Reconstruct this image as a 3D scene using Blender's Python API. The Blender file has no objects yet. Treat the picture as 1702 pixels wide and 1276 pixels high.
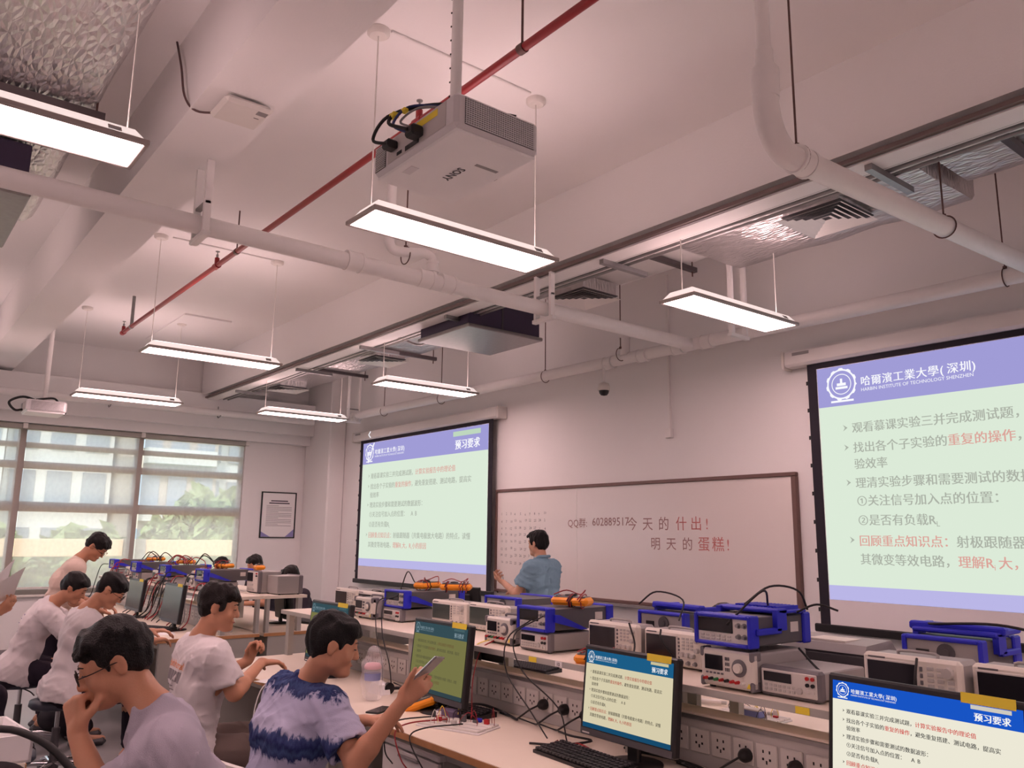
import bpy, math, random
import numpy as np
from mathutils import Vector, Matrix
random.seed(7)
SC = bpy.context.scene
COL = SC.collection
PI = math.pi
# ------------------------------------------------------------------ camera, world, exposure
EYE = (0.0, 0.0, 1.6)
cam = bpy.data.cameras.new('camera'); cam_o = bpy.data.objects.new('camera', cam); COL.objects.link(cam_o)
cam.sensor_width = 36.0; cam.lens = 36.0 * 1358.5 / 1702.0; cam.clip_start = .05; cam.clip_end = 400
_r = Vector((0.6253, 0.7803, 0.0121)).normalized(); _b = Vector((0.7684, -0.6129, -0.1840)).normalized()
_u = _b.cross(_r).normalized(); _r = _u.cross(_b).normalized()
cam_o.matrix_world = Matrix(((_r.x, _u.x, _b.x, EYE[0]), (_r.y, _u.y, _b.y, EYE[1]), (_r.z, _u.z, _b.z, EYE[2]), (0, 0, 0, 1)))
SC.camera = cam_o
w = bpy.data.worlds.new('sky'); SC.world = w; w.use_nodes = True
w.node_tree.nodes['Background'].inputs[0].default_value = (.86, .92, 1.0, 1)
w.node_tree.nodes['Background'].inputs[1].default_value = 1.25
sun = bpy.data.lights.new('sun', 'SUN'); sun.energy = 2.2; sun.angle = .05; sun.color = (1, .93, .82)
sun_o = bpy.data.objects.new('sun', sun); COL.objects.link(sun_o); sun_o.rotation_euler = Vector((-.62, .28, -.73)).to_track_quat('-Z', 'Y').to_euler()
SC.view_settings.view_transform = 'Standard'; SC.view_settings.look = 'None'
SC.view_settings.exposure = 1.1; SC.view_settings.gamma = 1.0; SC.view_settings.use_curve_mapping = False
LAMP = (1.0, .665, .66); LAMP_E = 11.0

# ------------------------------------------------------------------ helpers
def lin(c):
    return tuple(((x/255)/12.92 if x/255 <= .04045 else ((x/255+.055)/1.055)**2.4) for x in c)
MATS = {}
def mat(name, col, rough=.5, metal=0.0, var=.05, scale=6, bump=0.0, bscale=60, emit=0.0, spec=.5, alpha=1.0, coat=0.0):
    if name in MATS: return MATS[name]
    m = bpy.data.materials.new(name); m.use_nodes = True; nt = m.node_tree; N = nt.nodes; L = nt.links
    b = N['Principled BSDF']; c = lin(col)
    tc = N.new('ShaderNodeTexCoord')
    nz = N.new('ShaderNodeTexNoise'); nz.inputs['Scale'].default_value = scale; nz.inputs['Detail'].default_value = 3
    L.new(tc.outputs['Object'], nz.inputs['Vector'])
    mx = N.new('ShaderNodeMix'); mx.data_type = 'RGBA'
    mx.inputs['A'].default_value = tuple(max(0, x*(1-var)) for x in c)+(1,); mx.inputs['B'].default_value = tuple(min(1, x*(1+var)) for x in c)+(1,)
    L.new(nz.outputs['Fac'], mx.inputs['Factor'])
    L.new(mx.outputs['Result'], b.inputs['Base Color'])
    b.inputs['Roughness'].default_value = rough; b.inputs['Metallic'].default_value = metal
    b.inputs['Specular IOR Level'].default_value = spec
    if coat: b.inputs['Coat Weight'].default_value = coat
    if emit:
        L.new(mx.outputs['Result'], b.inputs['Emission Color']); b.inputs['Emission Strength'].default_value = emit
    if alpha < 1: b.inputs['Alpha'].default_value = alpha
    if bump:
        n2 = N.new('ShaderNodeTexNoise'); n2.inputs['Scale'].default_value = bscale; n2.inputs['Detail'].default_value = 4
        L.new(tc.outputs['Object'], n2.inputs['Vector'])
        bp = N.new('ShaderNodeBump'); bp.inputs['Strength'].default_value = bump; bp.inputs['Distance'].default_value = .02
        L.new(n2.outputs['Fac'], bp.inputs['Height']); L.new(bp.outputs['Normal'], b.inputs['Normal'])
    MATS[name] = m
    return m
def catmull(pts, n=6):
    P = [Vector(p) for p in pts]
    if len(P) < 3: return P
    out = []
    for i in range(len(P)-1):
        p0 = P[i-1] if i else P[0]*2-P[1]; p1 = P[i]; p2 = P[i+1]; p3 = P[i+2] if i+2 < len(P) else P[-1]*2-P[-2]
        for k in range(n):
            t = k/n
            out.append(.5*((2*p1)+(p2-p0)*t+(2*p0-5*p1+4*p2-p3)*t*t+(3*p1-p0-3*p2+p3)*t**3))
    out.append(P[-1]); return out
class MB:
    def __init__(s): s.v = []; s.f = []; s.s = []
    def add(s, vs, fs, smooth=False):
        o = len(s.v); s.v += [tuple(x) for x in vs]; s.f += [tuple(i+o for i in f) for f in fs]; s.s += [smooth]*len(fs); return s
    def box(s, x0, x1, y0, y1, z0, z1, ch=0.0):
        if x0 > x1: x0, x1 = x1, x0
        if y0 > y1: y0, y1 = y1, y0
        if z0 > z1: z0, z1 = z1, z0
        ch = min(ch, .45*min(x1-x0, y1-y0, z1-z0))
        if ch <= 0:
            return s.add([(x, y, z) for z in (z0, z1) for y in (y0, y1) for x in (x0, x1)], [(0,2,3,1),(4,5,7,6),(0,1,5,4),(2,6,7,3),(0,4,6,2),(1,3,7,5)])
        lo = (x0, y0, z0); hi = (x1, y1, z1); vs = []; idx = {}
        for sx in (0, 1):
            for sy in (0, 1):
                for sz in (0, 1):
                    sg = (sx, sy, sz); c = [hi[i] if sg[i] else lo[i] for i in range(3)]
                    for a in range(3):
                        q = [c[i] if i == a else c[i]+(-ch if sg[i] else ch) for i in range(3)]
                        idx[(sg, a)] = len(vs); vs.append(q)
        fs = []
        def cyc(keys, n):
            c = sum((Vector(vs[idx[k]]) for k in keys), Vector())/len(keys); n = Vector(n).normalized()
            t = n.orthogonal().normalized(); u = n.cross(t)
            return tuple(idx[k] for k in sorted(keys, key=lambda k: math.atan2((Vector(vs[idx[k]])-c).dot(u), (Vector(vs[idx[k]])-c).dot(t))))
        for a in range(3):
            for sd in (0, 1):
                n = [0, 0, 0]; n[a] = 1 if sd else -1
                fs.append(cyc([(g, a) for g in [(i, j, k) for i in (0,1) for j in (0,1) for k in (0,1)] if g[a] == sd], n))
        for a in range(3):
            b_, c_ = [i for i in range(3) if i != a]
            for sb in (0, 1):
                for scc in (0, 1):
                    ks = []
                    for sa in (0, 1):
                        g = [0, 0, 0]; g[a] = sa; g[b_] = sb; g[c_] = scc; ks += [(tuple(g), b_), (tuple(g), c_)]
                    n = [0, 0, 0]; n[b_] = 1 if sb else -1; n[c_] = 1 if scc else -1
                    fs.append(cyc(ks, n))
        for g in [(i, j, k) for i in (0,1) for j in (0,1) for k in (0,1)]:
            fs.append(cyc([(g, 0), (g, 1), (g, 2)], [1 if t else -1 for t in g]))
        return s.add(vs, fs)
    def cyl(s, p0, p1, r, r2=None, n=14, cap=True):
        p0 = Vector(p0); p1 = Vector(p1); r2 = r if r2 is None else r2
        d = (p1-p0).normalized(); a = d.orthogonal().normalized(); b = d.cross(a); vs = []
        for i in range(n):
            t = 2*PI*i/n; q = a*math.cos(t)+b*math.sin(t); vs += [p0+q*r, p1+q*r2]
        s.add(vs, [(2*i, 2*((i+1) % n), 2*((i+1) % n)+1, 2*i+1) for i in range(n)], True)
        if cap:
            s.add([vs[2*i] for i in range(n)], [tuple(range(n-1, -1, -1))]); s.add([vs[2*i+1] for i in range(n)], [tuple(range(n))])
        return s
    def tube(s, pts, r, n=8, sub=5, cap=True):
        P = catmull(pts, sub) if sub > 1 else [Vector(p) for p in pts]
        R_ = r if callable(r) else (lambda t: r)
        T = [(P[min(i+1, len(P)-1)]-P[max(i-1, 0)]).normalized() for i in range(len(P))]
        a = T[0].orthogonal().normalized(); vs = []
        for i, p in enumerate(P):
            a = (a-T[i]*a.dot(T[i])); a = a.normalized() if a.length > 1e-6 else T[i].orthogonal().normalized()
            b = T[i].cross(a); rr = R_(i/(len(P)-1))
            for k in range(n):
                t = 2*PI*k/n; vs.append(p+(a*math.cos(t)+b*math.sin(t))*rr)
        fs = [(i*n+k, i*n+(k+1) % n, (i+1)*n+(k+1) % n, (i+1)*n+k) for i in range(len(P)-1) for k in range(n)]
        s.add(vs, fs, True)
        if cap:
            s.add(vs[:n], [tuple(range(n-1, -1, -1))]); s.add(vs[-n:], [tuple(range(n))])
        return s
    def lathe(s, prof, c=(0, 0, 0), n=20, M=None):
        vs = []
        for r, z in prof:
            for k in range(n):
                t = 2*PI*k/n; q = Vector((r*math.cos(t), r*math.sin(t), z))
                if M: q = M @ q
                vs.append(q+Vector(c))
        m = len(prof)
        s.add(vs, [(i*n+k, i*n+(k+1) % n, (i+1)*n+(k+1) % n, (i+1)*n+k) for i in range(m-1) for k in range(n)], True)
        if prof[0][0] > 1e-5: s.add(vs[:n], [tuple(range(n-1, -1, -1))])
        if prof[-1][0] > 1e-5: s.add(vs[-n:], [tuple(range(n))])
        return s
    def prism(s, poly, a, b, axis='x'):
        def P(u, v, t): return {'x': (t, u, v), 'y': (u, t, v), 'z': (u, v, t)}[axis]
        n = len(poly); vs = [P(u, v, a) for u, v in poly]+[P(u, v, b) for u, v in poly]
        return s.add(vs, [tuple(range(n-1, -1, -1)), tuple(range(n, 2*n))]+[(i, (i+1) % n, n+(i+1) % n, n+i) for i in range(n)])
    def xf(s, M):
        s.v = [tuple(M @ Vector(p)) for p in s.v]; return s
    def mesh(s, name, m=None):
        me = bpy.data.meshes.new(name); me.from_pydata(s.v, [], s.f); me.polygons.foreach_set('use_smooth', s.s)
        if m: me.materials.append(m)
        me.update(); return me
    def fix(s, me):
        import bmesh
        bm = bmesh.new(); bm.from_mesh(me); bmesh.ops.recalc_face_normals(bm, faces=bm.faces); bm.to_mesh(me); bm.free(); return me
def link(name, me, parent=None, loc=None, rot=None):
    o = bpy.data.objects.new(name, me); COL.objects.link(o)
    if parent is not None: o.parent = parent
    if loc is not None: o.location = loc
    if rot is not None: o.rotation_euler = rot
    return o
def part(name, mb, m, parent=None, loc=None, rot=None, label=None, stuff=False):
    me = mb if isinstance(mb, bpy.types.Mesh) else mb.fix(mb.mesh(name, m))
    o = link(name, me, parent, loc, rot)
    if label: o['label'] = label
    if stuff: o['kind'] = 'stuff'
    return o
def thing(name, label, cat, loc=(0, 0, 0), rz=0.0, group=None, rot=None):
    o = link(name, None, None, loc, rot or (0, 0, rz)); o.empty_display_size = .05
    o['label'] = label; o['category'] = cat
    if group: o['group'] = group
    return o
def single(name, mb, m, label, cat, group=None, loc=None, rot=None):
    o = part(name, mb, m, None, loc, rot); o['label'] = label; o['category'] = cat
    if group: o['group'] = group
    return o
def struct(name, mb, m, label=None, parent=None):
    o = part(name, mb, m, parent)
    if parent is None: o['kind'] = 'structure'
    if label: o['label'] = label
    return o
def copy_tree(o, parent=None):
    c = o.copy(); COL.objects.link(c); c.parent = parent
    for ch in list(o.children): copy_tree(ch, c)
    return c
def dup(src, loc, rz, label, group=None):
    c = copy_tree(src); c.location = loc; c.rotation_euler = (0, 0, rz); c['label'] = label
    if group: c['group'] = group
    return c
_TX = {}
def text_mesh(body, size=1.0, off=0.0, res=2, align='LEFT'):
    k = (body, size, off, res, align)
    if k in _TX: return _TX[k]
    cu = bpy.data.curves.new('lettering', 'FONT'); cu.body = body; cu.size = size; cu.resolution_u = res; cu.offset = off; cu.align_x = align
    o = bpy.data.objects.new('lettering', cu); COL.objects.link(o)
    dg = bpy.context.evaluated_depsgraph_get(); dg.update()
    me = bpy.data.meshes.new_from_object(o.evaluated_get(dg)); bpy.data.objects.remove(o); bpy.data.curves.remove(cu)
    vs = [tuple(v.co) for v in me.vertices]; fs = [tuple(p.vertices) for p in me.polygons]; bpy.data.meshes.remove(me)
    _TX[k] = (vs, fs); return _TX[k]
def text_w(t): return max((v[0] for v in t[0]), default=0)
def put_text(mb, body, x, z, size, off=0.0, y=0.0, adv=None, res=2, bold=0.0):
    """flat lettering in the xz plane, facing -y; adv = fixed advance for one full-width character"""
    if adv is None:
        vs, fs = text_mesh(body, 1.0, off/size, res)
        mb.add([(x+v[0]*size, y, z+v[1]*size) for v in vs], fs); return x+text_w((vs, fs))*size
    for ch in body:
        vs, fs = text_mesh(ch, 1.0, off/size, res)
        if vs:
            for b_ in ((-bold, bold) if bold else (0,)): mb.add([(x+b_+v[0]*size, y, z+v[1]*size) for v in vs], fs)
        x += adv*(1 if ord(ch) >= 0x2460 or ch in '，：' else .58)
    return x
# ------------------------------------------------------------------ shared materials
M_wall = mat('wall_paint', (236, 234, 233), .75, var=.03, scale=1.5, bump=.05, bscale=90)
M_ceil = mat('ceiling_paint', (240, 238, 237), .85, var=.03, scale=1.2, bump=.05, bscale=70)
M_floor = mat('floor_epoxy', (150, 148, 150), .28, var=.1, scale=3.0, bump=.03, bscale=20)
M_pipe = mat('white_pipe', (236, 233, 231), .42, var=.04, scale=9)
M_white = mat('white_plastic', (226, 222, 216), .45, var=.03, scale=12)
M_case = mat('case_white', (220, 216, 213), .5, var=.03)
M_grey = mat('mid_grey_metal', (150, 146, 146), .45, .35, var=.05, scale=12)
M_dkgrey = mat('dark_grey', (74, 72, 76), .5, var=.06)
M_black = mat('black_plastic', (26, 25, 28), .42, var=.1, scale=20)
M_blacksoft = mat('black_rubber', (22, 20, 22), .6, var=.1, scale=20)
M_chrome = mat('chrome', (205, 205, 208), .12, 1.0, var=.02)
M_galv = mat('galvanised_strut', (150, 148, 148), .4, .75, var=.15, scale=25)
M_rod = mat('threaded_rod', (104, 78, 74), .5, .5, var=.15, scale=60)
M_red = mat('red_pipe_paint', (150, 28, 34), .4, var=.1, scale=14)
M_blue = mat('blue_rubber', (32, 38, 190), .5, var=.06, scale=14)
M_orange = mat('orange_rubber', (242, 150, 28), .48, var=.06, scale=14)
M_yellow = mat('yellow_sticker', (238, 214, 60), .6, var=.04)
M_wood = mat('wood_edge', (190, 138, 92), .5, var=.18, scale=22)
M_desk = mat('cream_laminate', (240, 228, 212), .38, var=.04, scale=6)
M_panel = mat('bench_panel_grey', (176, 174, 168), .5, var=.04, scale=5)
M_paper = mat('white_paper', (240, 238, 238), .8, var=.02)
M_dark = mat('shadow_black', (12, 11, 13), .7, var=.05)
M_brown = mat('bronze_frame', (116, 90, 84), .45, .3, var=.1, scale=20)
def foil(name, col, sc, st, rough):
    m = mat(name, col, rough, .92, var=.12, scale=5); nt = m.node_tree; N = nt.nodes; L = nt.links; b = N['Principled BSDF']
    tc = N.new('ShaderNodeTexCoord'); mp = N.new('ShaderNodeMapping'); mp.inputs['Scale'].default_value = (2.2, 7, 2.2)
    v = N.new('ShaderNodeTexVoronoi'); v.feature = 'DISTANCE_TO_EDGE'; v.inputs['Scale'].default_value = sc
    nz = N.new('ShaderNodeTexNoise'); nz.inputs['Scale'].default_value = sc*.6; nz.inputs['Detail'].default_value = 6
    ad = N.new('ShaderNodeMath'); ad.operation = 'ADD'; bp = N.new('ShaderNodeBump'); bp.inputs['Strength'].default_value = st; bp.inputs['Distance'].default_value = .03
    L.new(tc.outputs['Object'], mp.inputs['Vector']); L.new(mp.outputs['Vector'], v.inputs['Vector']); L.new(mp.outputs['Vector'], nz.inputs['Vector'])
    L.new(v.outputs['Distance'], ad.inputs[0]); L.new(nz.outputs['Fac'], ad.inputs[1]); L.new(ad.outputs[0], bp.inputs['Height']); L.new(bp.outputs['Normal'], b.inputs['Normal'])
    return m
M_foil = foil('crinkled_foil', (214, 210, 210), 4.5, .55, .3)
def plain_emit(name, col, st):
    m = bpy.data.materials.new(name); m.use_nodes = True; nt = m.node_tree; nt.nodes.remove(nt.nodes['Principled BSDF'])
    e = nt.nodes.new('ShaderNodeEmission'); e.inputs[0].default_value = tuple(col)+(1,); e.inputs[1].default_value = st
    nt.links.new(e.outputs[0], nt.nodes['Material Output'].inputs[0]); return m
M_lamp = plain_emit('lit_diffuser', LAMP, LAMP_E)
M_added_uplight = plain_emit('added_uplight_glow', LAMP, 5.5)  # glow of the added strips above the lamp housings

# ------------------------------------------------------------------ the room
XL, XR, YF, YB, ZC = -12.6, 4.2, 6.0, -4.2, 4.2
struct('floor', MB().box(XL-.2, XR+.2, YB-.2, YF+.2, -.12, 0), M_floor)
struct('ceiling', MB().box(XL-.2, XR+.2, YB-.2, YF+.2, ZC, ZC+.12), M_ceil)
struct('wall_front', MB().box(XL-.2, XR+.2, YF, YF+.2, 0, ZC), M_wall)
struct('wall_back', MB().box(XL-.2, XR+.2, YB-.2, YB, 0, ZC), M_wall)
struct('wall_right', MB().box(XR, XR+.2, YB, YF, 0, ZC), M_wall)
WY0, WY1, WZ0, WZ1 = -2.85, 4.72, .78, 3.0
wl = struct('wall_left', MB().box(XL-.2, XL, YB, YF, 0, WZ0), M_wall)
struct('wall_header', MB().box(XL-.2, XL, YB, YF, WZ1, ZC), M_wall, None, wl)
struct('wall_pier', MB().box(XL-.2, XL, WY1, YF, WZ0, WZ1), M_wall, None, wl)
struct('wall_pier', MB().box(XL-.2, XL, YB, WY0, WZ0, WZ1), M_wall, None, wl)
col_ = struct('trim_1', MB().box(XL, -11.72, 5.72, YF, 0, ZC, .02), M_wall)
struct('trim_2', MB().box(XL+.02, XR, 1.085, 1.455, 3.7, ZC), M_ceil)
struct('trim_5', MB().box(XL+.02, XR, 3.97, 4.36, 3.66, ZC), M_ceil)
struct('trim_3', MB().box(XL, XL+.3, YB, 5.72, 3.16, 3.66).box(XL, XL+.17, YB, 5.72, 3.02, 3.16), M_wall)
bs = MB().box(XL, XL+.015, YB, YF, 0, .1); struct('baseboard_left', bs, M_grey)
struct('baseboard_front', MB().box(-11.7, XR, YF-.015, YF, 0, .1), M_grey)
# windows: four bays in the left wall, each frame, bars, panes
M_frame = mat('window_frame_grey', (168, 164, 156), .45, .2, var=.05, scale=10)
M_glass = bpy.data.materials.new('window_glass'); M_glass.use_nodes = True
_n = M_glass.node_tree; _g = _n.nodes.new('ShaderNodeBsdfGlossy'); _g.inputs['Roughness'].default_value = .02; _t = _n.nodes.new('ShaderNodeBsdfTransparent'); _t.inputs[0].default_value = (.93, .96, .96, 1)
_f = _n.nodes.new('ShaderNodeFresnel'); _f.inputs[0].default_value = 1.3; _x = _n.nodes.new('ShaderNodeMixShader'); _n.links.new(_f.outputs[0], _x.inputs[0]); _n.links.new(_t.outputs[0], _x.inputs[1]); _n.links.new(_g.outputs[0], _x.inputs[2]); _n.links.new(_x.outputs[0], _n.nodes['Material Output'].inputs[0])
BARS = [(2.71, 2.78), (2.43, 2.526), (1.86, 1.99)]
edges = [4.72, 3.18, 1.69, .18, -1.33, -2.85]
for i in range(5):
    y1, y0 = edges[i], edges[i+1]
    win = thing('window_%d' % (i+1), '', '', (0, 0, 0)); del win['label']; del win['category']; win['kind'] = 'structure'
    x0, x1 = XL-.14, XL-.06
    part('window_frame', MB().box(x0, x1, y0, y0+.05, WZ0, WZ1), M_frame, win); part('window_frame', MB().box(x0, x1, y1-.05, y1, WZ0, WZ1), M_frame, win)
    part('window_frame', MB().box(x0, x1, y0+.05, y1-.05, WZ1-.05, WZ1), M_frame, win); part('window_frame', MB().box(x0, x1, y0+.05, y1-.05, WZ0, WZ0+.06), M_frame, win)
    zs = [WZ0+.06]+[z for b_ in reversed(BARS) for z in b_]+[WZ1-.05]
    for za, zb in BARS: part('window_bar', MB().box(x0, x1, y0+.05, y1-.05, za, zb), M_frame, win)
    for k in range(0, len(zs), 2): part('pane', MB().box(x0+.03, x0+.036, y0+.05, y1-.05, zs[k], zs[k+1]), M_glass, win)
struct('window_sill', MB().box(XL-.06, XL+.05, WY0, WY1, WZ0-.03, WZ0, .005), M_white, None, wl)
# sheer roller blinds
M_sheer = bpy.data.materials.new('sheer_blind'); M_sheer.use_nodes = True; _n = M_sheer.node_tree
_d = _n.nodes.new('ShaderNodeBsdfTranslucent'); _d.inputs[0].default_value = (.88, .86, .85, 1); _t = _n.nodes.new('ShaderNodeBsdfTransparent')
_w = _n.nodes.new('ShaderNodeTexNoise'); _w.inputs['Scale'].default_value = 30; _mr = _n.nodes.new('ShaderNodeMapRange'); _mr.inputs[3].default_value = .56; _mr.inputs[4].default_value = .66
_x = _n.nodes.new('ShaderNodeMixShader'); _n.links.new(_w.outputs['Fac'], _mr.inputs[0]); _n.links.new(_mr.outputs[0], _x.inputs[0]); _n.links.new(_d.outputs[0], _x.inputs[1]); _n.links.new(_t.outputs[0], _x.inputs[2]); _n.links.new(_x.outputs[0], _n.nodes['Material Output'].inputs[0])
BL = ['sheer roller blind on the window bay beside the framed poster', 'sheer roller blind on the window bay behind the standing student', 'sheer roller blind on the window bay at the edge of the picture']
for i in range(3):
    y1, y0 = edges[i], edges[i+1]
    t = thing('roller_blind', BL[i], 'blind', (XL+.05, (y0+y1)/2, 3.0), 0, 'sheer roller blinds'); h = (y1-y0)/2
    part('cassette', MB().box(-.035, .035, -h+.02, h-.02, -.06, .015, .01), M_frame, t)
    part('fabric', MB().box(-.0015, .0015, -h+.04, h-.04, -2.13, -.05), M_sheer, t)
    part('bottom_rail', MB().box(-.008, .008, -h+.04, h-.04, -2.15, -2.12, .004), M_white, t)
    part('bracket', MB().box(-.03, .045, h-.03, h+.03, -.05, .1, .005), M_white, t)

# ------------------------------------------------------------------ outside the windows
M_tower = mat('tower_render', (222, 220, 218), .8, var=.04, scale=.2)
M_tower2 = mat('tower_brown', (190, 176, 166), .8, var=.05, scale=.2)
M_twin = mat('tower_glass', (150, 158, 170), .2, var=.15, scale=.3)
M_leaf = mat('tree_leaf', (140, 156, 108), .7, var=.35, scale=1.2)
M_lawn = mat('lawn', (128, 150, 92), .9, var=.25, scale=.6)
M_beige = mat('beige_board', (226, 196, 160), .7, var=.05, scale=2)
struct('ground', MB().box(-160, XL-.3, -90, 120, -14.2, -14), M_lawn)
TW = [((-50, 8.6), 5.2, 7, 58, M_tower, 'pale tower block with narrow blue windows behind the middle window bay'), ((-46, 13.6), 4.2, 6, 60, M_tower2, 'brownish tower block with stacked balconies'),
      ((-52, 19.6), 8.6, 7, 52, M_tower, 'white tower block with wide grey windows beside the window edge'), ((-48, 3.2), 5, 6, 50, M_tower, 'pale tower block at the picture edge')]
wm = {}
for (tx, ty), wy, dx, h, m, lb in TW:
    t = thing('tower_block', lb, 'building', (tx, ty, -14)); part('wall', MB().box(-dx, 0, -wy/2, wy/2, 0, h), m, t)
    nx = int(wy/1.4)
    for fl in range(3, int((h-3)/3.0)):
        for k in range(nx):
            key = 'w%.1f' % (wy/nx)
            if key not in wm: wm[key] = MB().box(0, .12, -wy/nx*.34, wy/nx*.34, 0, 1.8).mesh('window', M_twin)
            part('window', wm[key], None, t, (0, -wy/2+(k+.5)*wy/nx, 2+fl*3.0))
        if m is M_tower2 or k == 0:
            part('balcony', MB().box(0, .8, -wy/2+.3, wy/2-.3, 1.2+fl*3.0, 2.0+fl*3.0), M_tower, t)
def tree(x, y, zc, r, lb, seed):
    rn = random.Random(seed); t = thing('leafy_tree', lb, 'tree', (x, y, -14), 0, 'trees outside the windows'); h = zc+14
    part('trunk', MB().tube([(0, 0, 0), (.1, .1, h*.4), (-.1, .2, h*.95)], lambda q: .3-.18*q, 8), mat('bark', (92, 78, 64), .9, var=.2), t)
    lf = MB()
    for k in range(1500):
        a = rn.uniform(0, 2*PI); u = rn.uniform(-1, 1); rr = r*(.55+.45*rn.random()**.5)*(1+.2*math.sin(a*3+u*4))
        c = Vector((rr*math.cos(a)*math.sqrt(1-u*u), rr*math.sin(a)*math.sqrt(1-u*u), h+rr*u*1.1)); d = Vector((rn.uniform(-1, 1), rn.uniform(-1, 1), rn.uniform(-1, 1))).normalized()
        e = d.orthogonal().normalized(); s_ = rn.uniform(.25, .5); lf.add([c-d*s_, c+e*s_*.5, c+d*s_, c-e*s_*.5], [(0, 1, 2, 3)])
    part('foliage', lf.mesh('foliage', M_leaf), None, t, stuff=True)
tree(-31, 10.4, .9, 1.9, 'round green tree seen through the bay beside the poster', 3)
tree(-33, 6.6, -.4, 1.8, 'low green tree seen past the standing student', 4)
tree(-30, 2.6, -.2, 1.8, 'pale green tree at the edge of the window view', 5)
tree(-36, 14.2, .2, 2.0, 'far green tree at the edge of the window frame', 6)
for k, (y0, y1, lb) in enumerate(((1.9, 4.35, 'beige terrace wall outside the bay behind the standing student'), (4.75, 7.6, 'beige terrace wall outside the bay beside the poster'), (-1.0, 1.5, 'beige terrace wall outside the bay at the picture edge'))):
    t = thing('terrace_wall', lb, 'wall', (-18, y0, 0), 0, 'terrace walls'); part('slab', MB().box(0, .15, 0, y1-y0, 1.13, 1.46, .01), M_beige, t); part('pillar', MB().box(-.1, .25, -.38, 0, -1, 1.47), M_frame, t); part('footing', MB().box(-.05, .2, 0, y1-y0, -1.2, .55), M_beige, t)
hd = MB(); rn = random.Random(9)
for k in range(1800):
    c = Vector((-18.8+rn.uniform(-.3, .3), rn.uniform(-3, 10), rn.uniform(.2, 1.15))); d = Vector((rn.uniform(-1, 1), rn.uniform(-1, 1), rn.uniform(-1, 1))).normalized(); e = d.orthogonal().normalized(); s_ = rn.uniform(.1, .2); hd.add([c-d*s_, c+e*s_*.6, c+d*s_, c-e*s_*.6], [(0, 1, 2, 3)])
o = single('hedge', hd.mesh('hedge', M_leaf), None, 'green hedge behind the beige terrace wall', 'hedge'); o['kind'] = 'stuff'
struct('terrace_deck', MB().box(-21, XL-.3, -9, 14, -1.4, -1.2), M_beige)
# ------------------------------------------------------------------ pendant lights
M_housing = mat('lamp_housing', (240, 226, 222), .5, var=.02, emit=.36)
def make_light(label, tops=None):
    t = thing('pendant_light', label, 'light')
    f = MB()
    f.box(-.15, -.13, -.6, .6, 0, .024, .004).box(.13, .15, -.6, .6, 0, .024, .004).box(-.13, .13, -.6, -.58, 0, .024, .004).box(-.13, .13, .58, .6, 0, .024, .004)
    part('frame', f, mat('lamp_rim_grey', (176, 166, 162), .5, .2), t)
    part('diffuser', MB().box(-.13, .13, -.58, .58, .003, .01), M_lamp, t)
    def fr(a, b, z0, c, d, z1): return [(-a, -b, z0), (a, -b, z0), (a, b, z0), (-a, b, z0), (-c, -d, z1), (c, -d, z1), (c, d, z1), (-c, d, z1)]
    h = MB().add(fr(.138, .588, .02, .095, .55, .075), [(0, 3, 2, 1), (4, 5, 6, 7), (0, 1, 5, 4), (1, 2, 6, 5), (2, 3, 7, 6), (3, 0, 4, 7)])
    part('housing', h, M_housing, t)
    part('added_uplight_strip', MB().box(-.08, .08, -.53, .53, .075, .079), M_added_uplight, t)  # unseen glowing strip, added on top of the housing to brighten the ceiling
    part('driver_box', MB().box(-.095, -.085, .1, .28, .06, .088, .003), M_white, t)
    n = Vector((.055, 0, .043)).normalized(); M_ = Matrix.Translation((.118, .47, .048)) @ Matrix.Rotation(math.atan2(.055, .043), 4, 'Y')
    part('rating_label', MB().box(-.014, .014, -.025, .025, -.001, .0015).xf(M_), M_grey, t)
    for s in (-1, 1):
        part('suspension_cord', MB().cyl((0, s*.54, .07), (0, s*.54, (tops[0 if s < 0 else 1] if tops else ZC)-3.15-.03), .004, n=6), M_white, t)
        if not tops: part('ceiling_canopy', MB().lathe([(.045, 0), (.06, .012), (.06, .035)], (0, s*.54, ZC-3.15-.035), 16), M_white, t)
    return t
L0 = make_light('lit pendant panel light directly below the big silver projector')
L0.location = (-3.475, 2.39, 3.15)
for x, y, lb in ((-7.36, 2.4, 'lit pendant panel light under the end stretch of the red pipe'), (-3.38, 4.67, 'lit pendant panel light above the whiteboard beside the larger projected slide'),
                 (-10.4, 2.43, 'farthest lit pendant panel light above the window bays'), (-10.25, 4.6, 'lit pendant panel light near the corner column and poster'),
                 (-7.37, 4.7, 'lit pendant panel light in front of the farther projection screen'), (-3.5, .17, 'lit pendant panel light beside the foil duct at the upper corner')):
    if y < 4: dup(L0, (x, y, 3.15), 0, lb)
    else: o = make_light(lb, (3.69, 3.79)); o.location = (x, y, 3.15)
for x, y, lb in ((.6, 2.4, 'pendant panel light overhead right of the viewer'), (.6, 4.7, 'pendant panel light above the larger projection screen'), (.6, .17, 'pendant panel light over the viewer'),
                 (-7.36, -.3, 'pendant panel light out of view beyond the foil duct'), (-10.4, .17, 'pendant panel light out of view near the windows'), (-3.5, -2.2, 'pendant panel light over the back row'), (-7.4, -2.2, 'pendant panel light over the far back row'), (.6, -2.2, 'pendant panel light behind the viewer')):
    dup(L0, (x, y, 3.15), 0, lb)
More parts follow.
